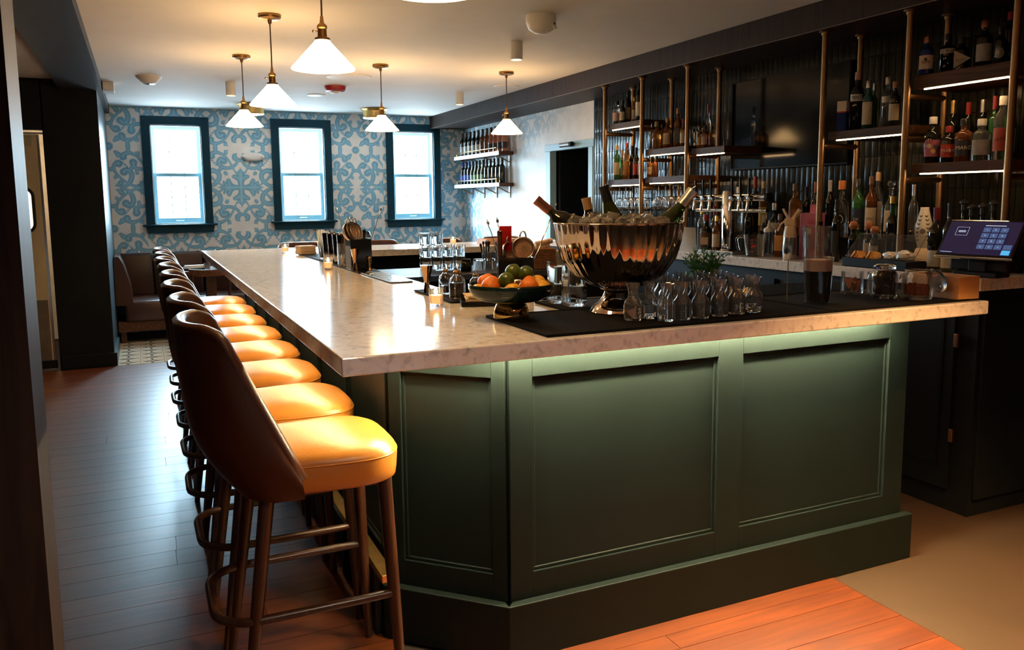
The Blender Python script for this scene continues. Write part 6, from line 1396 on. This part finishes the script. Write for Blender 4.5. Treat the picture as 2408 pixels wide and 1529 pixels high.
# wooden box
pine=wood('pine_box_wood',(0.42,0.19,0.06),(0.62,0.32,0.12),axis=0,scale=1.5,rough=0.5,rnd=0.05)
t=thing('wooden_box','small open pine box at the end of the marble bar','box',(2.705,2.075,ZM),R(-1)); L_,W_,H_=0.20,0.105,0.082
for nm,q in (('front_board',(-W_/2,W_/2,-L_/2,-L_/2+0.009)),('back_board',(-W_/2,W_/2,L_/2-0.009,L_/2)),('side_board',(-W_/2,-W_/2+0.009,-L_/2+0.009,L_/2-0.009)),('side_board',(W_/2-0.009,W_/2,-L_/2+0.009,L_/2-0.009))): obj(nm,B(q[0],q[1],q[2],q[3],0,H_,0.001),pine,t)
obj('bottom_board',B(-W_/2+0.009,W_/2-0.009,-L_/2+0.009,L_/2-0.009,0,0.006),pine,t)
# garnish caddy: clear box with raised lid, trays inside
gx,gy=3.375,2.945
t=thing('garnish_caddy','clear garnish caddy with its lid raised on the back counter','garnish caddy',(gx,gy,BT+0.0006),R(-92)); acr=glass('clear_acrylic',(0.96,0.96,0.95),0.0,1.2); dkp=M['black']
obj('base_tray',B(-0.205,0.205,-0.065,0.065,0,0.045,0.004),dkp,t)
bm=bmesh.new()
pts=[(-0.215,-0.03,0.050),(-0.205,0.055,0.165),(0.205,0.055,0.165),(0.215,-0.03,0.050)]
vs=[bm.verts.new(p) for p in pts]; f_=bm.faces.new(vs); e=bmesh.ops.extrude_face_region(bm,geom=[f_]); bmesh.ops.translate(bm,verts=[v for v in e['geom'] if isinstance(v,bmesh.types.BMVert)],vec=(0,-0.0015,0.001)); bmesh.ops.recalc_face_normals(bm,faces=bm.faces)
obj('lid',bm,M['pane'],t); obj('lid_edge',T(pts,0.0022,6,closed=True),M['glass'],t)
obj('lid_knob',LA([(0,0),(0.012,0),(0.010,0.008),(0,0.010)],14),M['glass'],t,(0.0,0.055,0.165))
def wedge(label,dx,dy,m,r=0.022,rz=0.0):
    t=thing('citrus_slice',label,'citrus slice',(gx+dy,gy-dx,BT+0.0462),rz,'garnishes in the clear caddy',rot=(R(62),0,rz-R(90)+rz*0.0)); obj('peel',LA([(r*0.9,-0.002),(r,-0.002),(r,0.002),(r*0.9,0.002)],20),m,t,(0,r*0.9,0)); obj('flesh',LA([(0,-0.0016),(r*0.9,-0.0016),(r*0.9,0.0016),(0,0.0016)],20),mat('flesh',(0.80,0.40,0.10),0.4) if 'flesh' not in bpy.data.materials else bpy.data.materials['flesh'],t,(0,r*0.9,0))
for i in range(4): wedge('orange slice, %s of the row in the clear caddy'%nth[i],-0.17+0.022*i,-0.03,orange,0.020,R(-40+25*i))
for i in range(4): wedge('lemon slice, %s of the row in the clear caddy'%nth[i],-0.075+0.022*i,-0.03,lemon,0.020,R(-40+25*i))
t=thing('paper_wad','crumpled white paper and film in the clear caddy','paper',(gx-0.005,gy-0.09,BT+0.0462),R(-90)); film=mat('crumpled_film',(0.72,0.66,0.58),0.25,var=0.1,coat=0.4)
for (dx,dy,s,n) in ((-0.035,0,0.030,'paper_ball'),(0.045,0.0,0.036,'film_ball')):
    bm=bmesh.new(); bmesh.ops.create_icosphere(bm,subdivisions=3,radius=s); q=random.Random(int(s*1e4))
    for v in bm.verts: v.co*=1+q.uniform(-.16,.14); v.co.z=max(v.co.z*0.75+s*0.6,0); v.co.x*=1.35
    obj(n,bm,film,t,(dx,dy,0),smooth=25)
# ---------------- inner work shelf along the far leg and things on it
t=thing('under_bar_station','stainless under-bar work station inside the far end of the bar','work station',(1.30,4.72,0))
obj('work_top',B(0,1.62,0,0.66,0.955,0.985,0.004),M['black'],t); obj('front_edge',B(0,1.62,-0.004,0.0,0.955,0.988),M['steel'],t); obj('body',B(0.03,1.59,0.03,0.64,0.12,0.955),M['black'],t)
for x in (0.05,1.55): obj('leg',B(x-0.02,x+0.02,0.05,0.09,0,0.12),M['steel'],t)
ZW=0.9858
# stacked glasses, three tiers
gq=random.Random(3); gt=tmb
tum=mesh_from(LA([(0,0),(0.031,0),(0.032,0.003),(0.036,0.082),(0.0345,0.082),(0.030,0.010),(0,0.011)],20),'stacked_tumbler',50); tum.materials.append(M['glass'])
gi=0
for (tier,z) in ((0,ZW),(1,ZW+0.0825),(2,ZW+0.165)):
    for c in range(4 if tier<2 else 2):
        for r_ in range(2):
            x,y=1.70+0.078*c+0.012*r_,5.10+0.082*r_
            gi+=1
            tag(obj('stacked_tumbler',tum,None,None,(x,y,z)),'clear tumbler in the %s tier of the stacked glasses, %s row, %s along'%(['bottom','middle','top'][tier],['front','rear'][r_],nth[c]),'glass','stacked clear tumblers')
t=thing('lidded_jar','dark lidded jar on the work station beside the stacked glasses','jar',(1.925,4.97,ZW)); obj('jar_glass',LA([(0,0),(0.033,0),(0.036,0.004),(0.036,0.055),(0.030,0.064),(0,0.064)],22),GM['dark'],t,smooth=50); obj('lid',LA([(0,0.064),(0.031,0.064),(0.031,0.078),(0,0.079)],22),M['black'],t,smooth=40)
for i,x in enumerate((2.005,2.085)): tag(obj('upturned_glass',LA([(0.040,0),(0.038,0.07),(0.034,0.078),(0,0.078),(0,0.066),(0.033,0.064),(0.0375,0.0)],22),M['glass'],None,(x,4.95,ZW),smooth=50),['upturned cut glass beside the dark jar','upturned cut glass beside the cutlery cups'][i],'glass')
for i,(x,nm) in enumerate(((2.115,'black handled spoons'),(2.190,'steel knives'))):
    t=thing('cutlery_cup','steel cup of %s on the work station'%nm,'cutlery cup',(x,5.07-0.02*i,ZW)); obj('cup',LA([(0,0),(0.034,0),(0.036,0.11),(0.0345,0.11),(0.032,0.004),(0,0.004)],24),M['steel'],t,smooth=50)
    q=random.Random(40+i)
    for k in range(11):
        a=q.uniform(0,2*PI); r1=q.uniform(0.006,0.045); h_=q.uniform(.155,.18)
        bm=T([(0.4*r1*math.cos(a),0.4*r1*math.sin(a),0.006),(r1*math.cos(a),r1*math.sin(a),h_)],0.003,6,rads=[0.002,0.0045])
        bmesh.ops.create_icosphere(bm,subdivisions=1,radius=0.009,matrix=Matrix.Translation((r1*math.cos(a),r1*math.sin(a),h_))@Matrix.Diagonal((1,0.7,1.5,1)))
        obj('cutlery_piece',bm,M['black'] if i==0 and k%2 else M['chrome'],t)
t=thing('woven_basket','woven brown basket of rolled napkins on the work station','basket',(2.435,4.92,ZW)); wk=mat('wicker',(0.34,0.15,0.06),0.7,var=0.35,scale=60)
for k in range(11):
    z=0.006+k*0.0125; bm=bmesh.new(); pts=[]
    for s in range(48):
        u=s/48*4; e=int(u); f_=u-e; c=[(-1,-1),(1,-1),(1,1),(-1,1)]; p=(c[e][0]+(c[(e+1)%4][0]-c[e][0])*f_, c[e][1]+(c[(e+1)%4][1]-c[e][1])*f_)
        w_=1+0.02*math.sin(s*PI/2+k*PI); pts.append((p[0]*0.085*w_,p[1]*0.07*w_,z))
    obj('woven_row',T(pts,0.0068,6,closed=True),wk,t)
obj('lining',B(-0.078,0.078,-0.063,0.063,0.002,0.09),mat('basket_lining',(0.25,0.12,0.06),0.8),t)
t=thing('rolled_napkins','cream rolled napkins with red trim piled in the woven basket','napkins',(2.435,4.92,ZW+0.0906)); cn=mat('cream_cotton',(0.72,0.55,0.38),0.85,var=0.06,bump=0.2,bscale=150); q=random.Random(8)
for k in range(7):
    a=q.uniform(-.6,.6); o=obj('napkin_roll',T([(-0.06,0,0),(0.06,0,0)],0.018,10),cn,t,(q.uniform(-.03,.02),-0.035+0.035*(k%3),0.02+0.032*(k//3)),(0,q.uniform(-.35,.1),a)); obj('red_trim',T(ring_pts(0.0186,16),0.0015,5,closed=True),red,o,(0.03,0,0),(0,R(90),0))
t=thing('plate_stack','stack of pale plates beside the woven basket','plates',(2.69,5.08,ZW)); pc=mat('cream_china',(0.62,0.52,0.34),0.25,var=0.05)
pm=mesh_from(LA([(0,0),(0.05,0),(0.085,0.006),(0.085,0.009),(0.05,0.004),(0,0.004)],28),'plate',50); pm.materials.append(pc)
for k in range(11): obj('plate',pm,None,t,(0,0,0.0092*k))
# far bar end: wooden tray
t=thing('wooden_tray','pale wooden tray on the far end of the bar','tray',(2.78,6.42,CT+0.0008)); wt=wood('pale_wood',(0.42,0.24,0.15),(0.58,0.36,0.25),axis=0,scale=1.5,rough=0.6,rnd=0.05)
obj('floor_panel',B(-0.15,0.15,-0.11,0.11,0,0.008),wt,t)
for q in ((-0.15,0.15,-0.11,-0.098),(-0.15,0.15,0.098,0.11),(-0.15,-0.138,-0.098,0.098),(0.138,0.15,-0.098,0.098)): obj('rim_board',B(q[0],q[1],q[2],q[3],0.008,0.045,0.003),wt,t)
# ---------------- back counter gear
t=thing('beer_tower','chrome T-shaped beer tower with six taps on the back counter','beer tower',(3.46,4.24,BT+0.0006))
obj('drip_base',B(-0.09,0.09,-0.16,0.20,0,0.018,0.004),M['steel'],t); obj('base_badge',B(-0.092,-0.09,-0.135,-0.10,0.005,0.014),M['black'],t)
obj('column',LA([(0,0.018),(0.05,0.018),(0.046,0.024),(0.040,0.028),(0.040,0.395),(0.036,0.40),(0,0.40)],28),M['chrome'],t,smooth=40)
for z in (0.355,0.275): obj('manifold',T([(0,-0.36,z),(0,0.33,z)],0.024 if z>0.3 else 0.012,16),M['chrome'],t,smooth=60)
obj('end_cap',T([(0,-0.385,0.355),(0,-0.36,0.355)],0.030,16),M['black'],t,smooth=60)
for i,y in enumerate((0.27,0.19,0.11,-0.10,-0.18,-0.26)):
    tp_=obj('tap',T([(0,y,0.355),(-0.045,y,0.352),(-0.062,y,0.335),(-0.066,y,0.300),(-0.072,y,0.275)],0.0085,10,rads=[0.010,0.010,0.011,0.009,0.007]),M['chrome'],t,smooth=60)
    obj('tap_collar',LA([(0,-0.016),(0.017,-0.014),(0.017,0.014),(0,0.016)],14),M['chrome'],tp_,(-0.050,y,0.352),(0,R(90),0),smooth=50)
    obj('tap_lever',T([(-0.052,y,0.36),(-0.055,y,0.40),(-0.056,y,0.475)],0.006,8,rads=[0.006,0.007,0.0085]),M['gloss_black'],tp_,smooth=60)
t=thing('card_holder','blank white tent card beside the beer tower','card',(3.43,4.62,BT+0.0006),R(-50)); bm=bmesh.new()
for s in (1,-1):
    vs=[bm.verts.new(p) for p in ((-0.05,s*0.03,0),(0.05,s*0.03,0),(0.05,0.0005*s,0.155),(-0.05,0.0005*s,0.155))]; bm.faces.new(vs)
bmesh.ops.solidify(bm,geom=bm.faces[:],thickness=0.001); obj('folded_card',bm,M['plastic_white'],t)
# measuring jug with squeeze bottle
t=thing('measuring_jug','glass measuring jug with red markings in front of the beer tower','jug',(3.405,3.914,BT+0.0006),R(-60))
obj('jug_glass',LA([(0,0),(0.050,0),(0.054,0.006),(0.070,0.128),(0.072,0.132),(0.068,0.132),(0.066,0.126),(0.050,0.010),(0,0.008)],34),M['glass'],t,smooth=50)
obj('jug_handle',T([(-0.068,0,0.118),(-0.105,0,0.118),(-0.118,0,0.100),(-0.108,0,0.050),(-0.100,0,0.030)],0.0085,10),M['glass'],t,smooth=60)
for k in range(4): obj('red_mark',B(-0.006,0.012,-0.0585-0.004*k,-0.0575-0.004*k,0.030+0.024*k,0.033+0.024*k),ink_r,t)
obj('red_lettering',B(0.0,0.026,-0.0635,-0.0625,0.060,0.072),ink_r,t)
t=thing('squeeze_bottle','clear squeeze bottle with white nozzle behind the measuring jug','squeeze bottle',(3.50,3.905,BT+0.0006)); obj('bottle',LA([(0,0),(0.030,0),(0.031,0.13),(0.027,0.145),(0,0.145)],20),pl,t,smooth=50); obj('cap',LA([(0,0.145),(0.030,0.145),(0.030,0.165),(0.020,0.172),(0.012,0.178),(0.003,0.215),(0,0.216)],18),M['plastic_white'],t,smooth=40)
# siphon
cr_=mat('cream_plastic',(0.72,0.54,0.36),0.4,var=0.04)
t=thing('cream_siphon','steel cream siphon with cream coloured head and levers','cream siphon',(3.426,3.645,BT+0.0006),R(-60))
obj('flask',LA([(0,0),(0.038,0),(0.040,0.005),(0.040,0.09),(0.037,0.125),(0,0.125)],26),M['steel'],t,smooth=40); obj('sleeve',LA([(0,0.125),(0.038,0.125),(0.035,0.155),(0.030,0.19),(0.028,0.192),(0,0.192)],26),cr_,t,smooth=40)
obj('head',B(-0.030,0.030,-0.020,0.020,0.192,0.235,0.006),cr_,t); obj('charger_holder',T([(0.012,0,0.225),(0.055,0,0.285)],0.014,12),cr_,t,smooth=60); obj('nozzle',T([(-0.01,0,0.228),(-0.045,0,0.29)],0.007,10),cr_,t,smooth=60); obj('lever',T([(-0.028,0,0.222),(-0.055,0,0.20),(-0.072,0,0.160)],0.005,8),cr_,t,smooth=60)
# clear measuring container
t=thing('measuring_container','large clear plastic measuring container with red scale','container',(3.46,3.47,BT+0.0006))
obj('vessel',LA([(0,0),(0.070,0),(0.074,0.006),(0.082,0.185),(0.086,0.188),(0.086,0.194),(0.080,0.194),(0.071,0.008),(0,0.007)],36),pl,t,smooth=50)
obj('spout_tab',B(-0.105,-0.080,-0.010,0.010,0.178,0.190,0.003),pl,t)
for k in range(7):
    a=R(-128); rr=0.0755+0.0012*k; obj('scale_mark',B(-0.008 if k%2 else -0.014,0.008,-0.0006,0.0006,-0.0008,0.0008),ink_r,t,(rr*math.cos(a),rr*math.sin(a),0.035+0.022*k),(0,0,a+PI/2))
t=thing('test_bottle','slim clear bottle with black cap standing in the measuring container','bottle',(3.47,3.46,BT+0.009)); obj('tube_glass',LA([(0,0),(0.017,0),(0.018,0.17),(0.012,0.19),(0,0.19)],18),pl,t,smooth=50); obj('cap',LA([(0,0.19),(0.014,0.19),(0.014,0.21),(0,0.21)],16),M['black'],t,smooth=40)
# pink charger box
pk=mat('pink_card',(0.62,0.20,0.36),0.45,var=0.04)
t=thing('charger_box','tall pink carton with red iSi lettering and siphon picture','box',(3.545,3.595,BT+0.0006),R(-66))
obj('carton',B(-0.055,0.055,-0.045,0.045,0,0.265,0.002),pk,t); obj('pale_side',B(-0.0565,-0.0555,-0.044,0.044,0.002,0.263),mat('pale_card',(0.55,0.62,0.66),0.3),t); obj('open_flap',B(-0.02,0.05,-0.003,0.0,0.265,0.315),pk,t,(0,0.01,0))
text('lettering','iSi',0.038,ink_r,t,(0.012,-0.0465,0.215),(R(90),0,0))
obj('siphon_print',LA([(0,-0.0003),(0.014,-0.0003),(0.014,0.0003),(0,0.0003)],16),M['steel'],t,(0.0,-0.0458,0.10),(R(90),0,0),(1,3,1)); obj('siphon_print_head',B(-0.012,0.012,-0.0465,-0.0455,0.145,0.175),cr_,t)
# menus
t=thing('menu_stack','stack of pale paper menus leaning by the terminal','menus',(3.53,2.79,BT+0.0006),R(-66)); pap=mat('menu_paper',(0.72,0.58,0.42),0.8,var=0.04)
for k in range(6): obj('sheet',B(-0.085+0.002*k,0.085+0.003*k,-0.05,0.05,0.0,0.0012),pap,t,(0,0.005*k,0.002+0.0015*k+0.062),(R(38-2*k),0,R(1.5*k)))
obj('holder',B(-0.08,0.08,-0.04,0.04,0,0.03,0.004),M['black'],t)
# terminal
t=thing('cash_terminal','dark touch screen cash terminal showing a purple number pad','cash terminal',(3.378,2.42,BT+0.0006),R(-86))
obj('base_plate',B(-0.10,0.10,-0.05,0.055,0,0.022,0.006),M['black'],t); obj('printer_body',B(-0.135,0.13,-0.02,0.055,0.022,0.105,0.010),M['black'],t); obj('stand',B(-0.04,0.04,-0.03,-0.02,0.022,0.10,0.004),M['black'],t)
tb=obj('display_housing',B(-0.165,0.165,-0.012,0.0,-0.0,0.235,0.008),M['gloss_black'],t,(0,-0.062,0.078),(R(-32),0,0),(1.06,1,0.83))
obj('steel_edge',B(-0.1655,0.1655,-0.013,0.001,-0.002,0.010,0.003),M['steel'],tb)
scr=emis('purple_screen',(0.018,0.010,0.055),0.22,(0.004,0.003,0.008)); key=emis('key_blue',(0.055,0.090,0.20),0.42,(0.01,0.01,0.02)); keyb=emis('key_bright',(0.08,0.42,0.75),0.42,(0.01,0.02,0.03)); wt_=emis('screen_white',(0.6,0.65,0.8),0.5,(0.02,0.02,0.02))
obj('screen',B(-0.152,0.152,-0.0135,-0.0122,0.022,0.222),scr,tb)
for i in range(3):
    for j in range(4):
        x=0.018+i*0.036; z=0.172-j*0.034; obj('key',B(x-0.0155,x+0.0155,-0.0146,-0.0138,z-0.0135,z+0.0135),key,tb)
        text('key_label',['1','2','3','4','5','6','7','8','9','x','0','<'][j*3+i],0.010,wt_,tb,(x,-0.0150,z),(R(90),0,0),0.0001)
obj('key',B(0.112,0.146,-0.0146,-0.0138,0.058,0.085),key,tb); obj('enter_key',B(0.112,0.146,-0.0146,-0.0138,0.026,0.053),keyb,tb)
obj('message_frame',T([(-0.112,-0.0145,0.135),(-0.060,-0.0145,0.135),(-0.060,-0.0145,0.185),(-0.112,-0.0145,0.185)],0.0006,4,closed=True),wt_,tb)
for z in (0.163,0.156): obj('message_line',B(-0.102,-0.070,-0.0148,-0.0142,z-0.0012,z+0.0012),wt_,tb)
obj('prompt_line',B(0.005,0.09,-0.0148,-0.0142,0.196,0.1985),wt_,tb); obj('footer_line',B(-0.145,-0.095,-0.0148,-0.0142,0.030,0.0315),wt_,tb)
obj('status_light',LA([(0,0),(0.004,0),(0.003,0.002),(0,0.002)],10),wt_,t,(-0.10,0.019,0.05),(R(90),0,0))
# ================================================================ lettering to meshes
bpy.context.view_layer.update()
dg=bpy.context.evaluated_depsgraph_get()
for o in [o for o in S.objects if o.type=='FONT']:
    me=bpy.data.meshes.new_from_object(o.evaluated_get(dg)); n=o.name
    if not me.materials: me.materials.append(o.data.materials[0])
    q=bpy.data.objects.new('lettering',me); C.objects.link(q); q.parent=o.parent; q.location=o.location; q.rotation_euler=o.rotation_euler
    bpy.data.objects.remove(o)
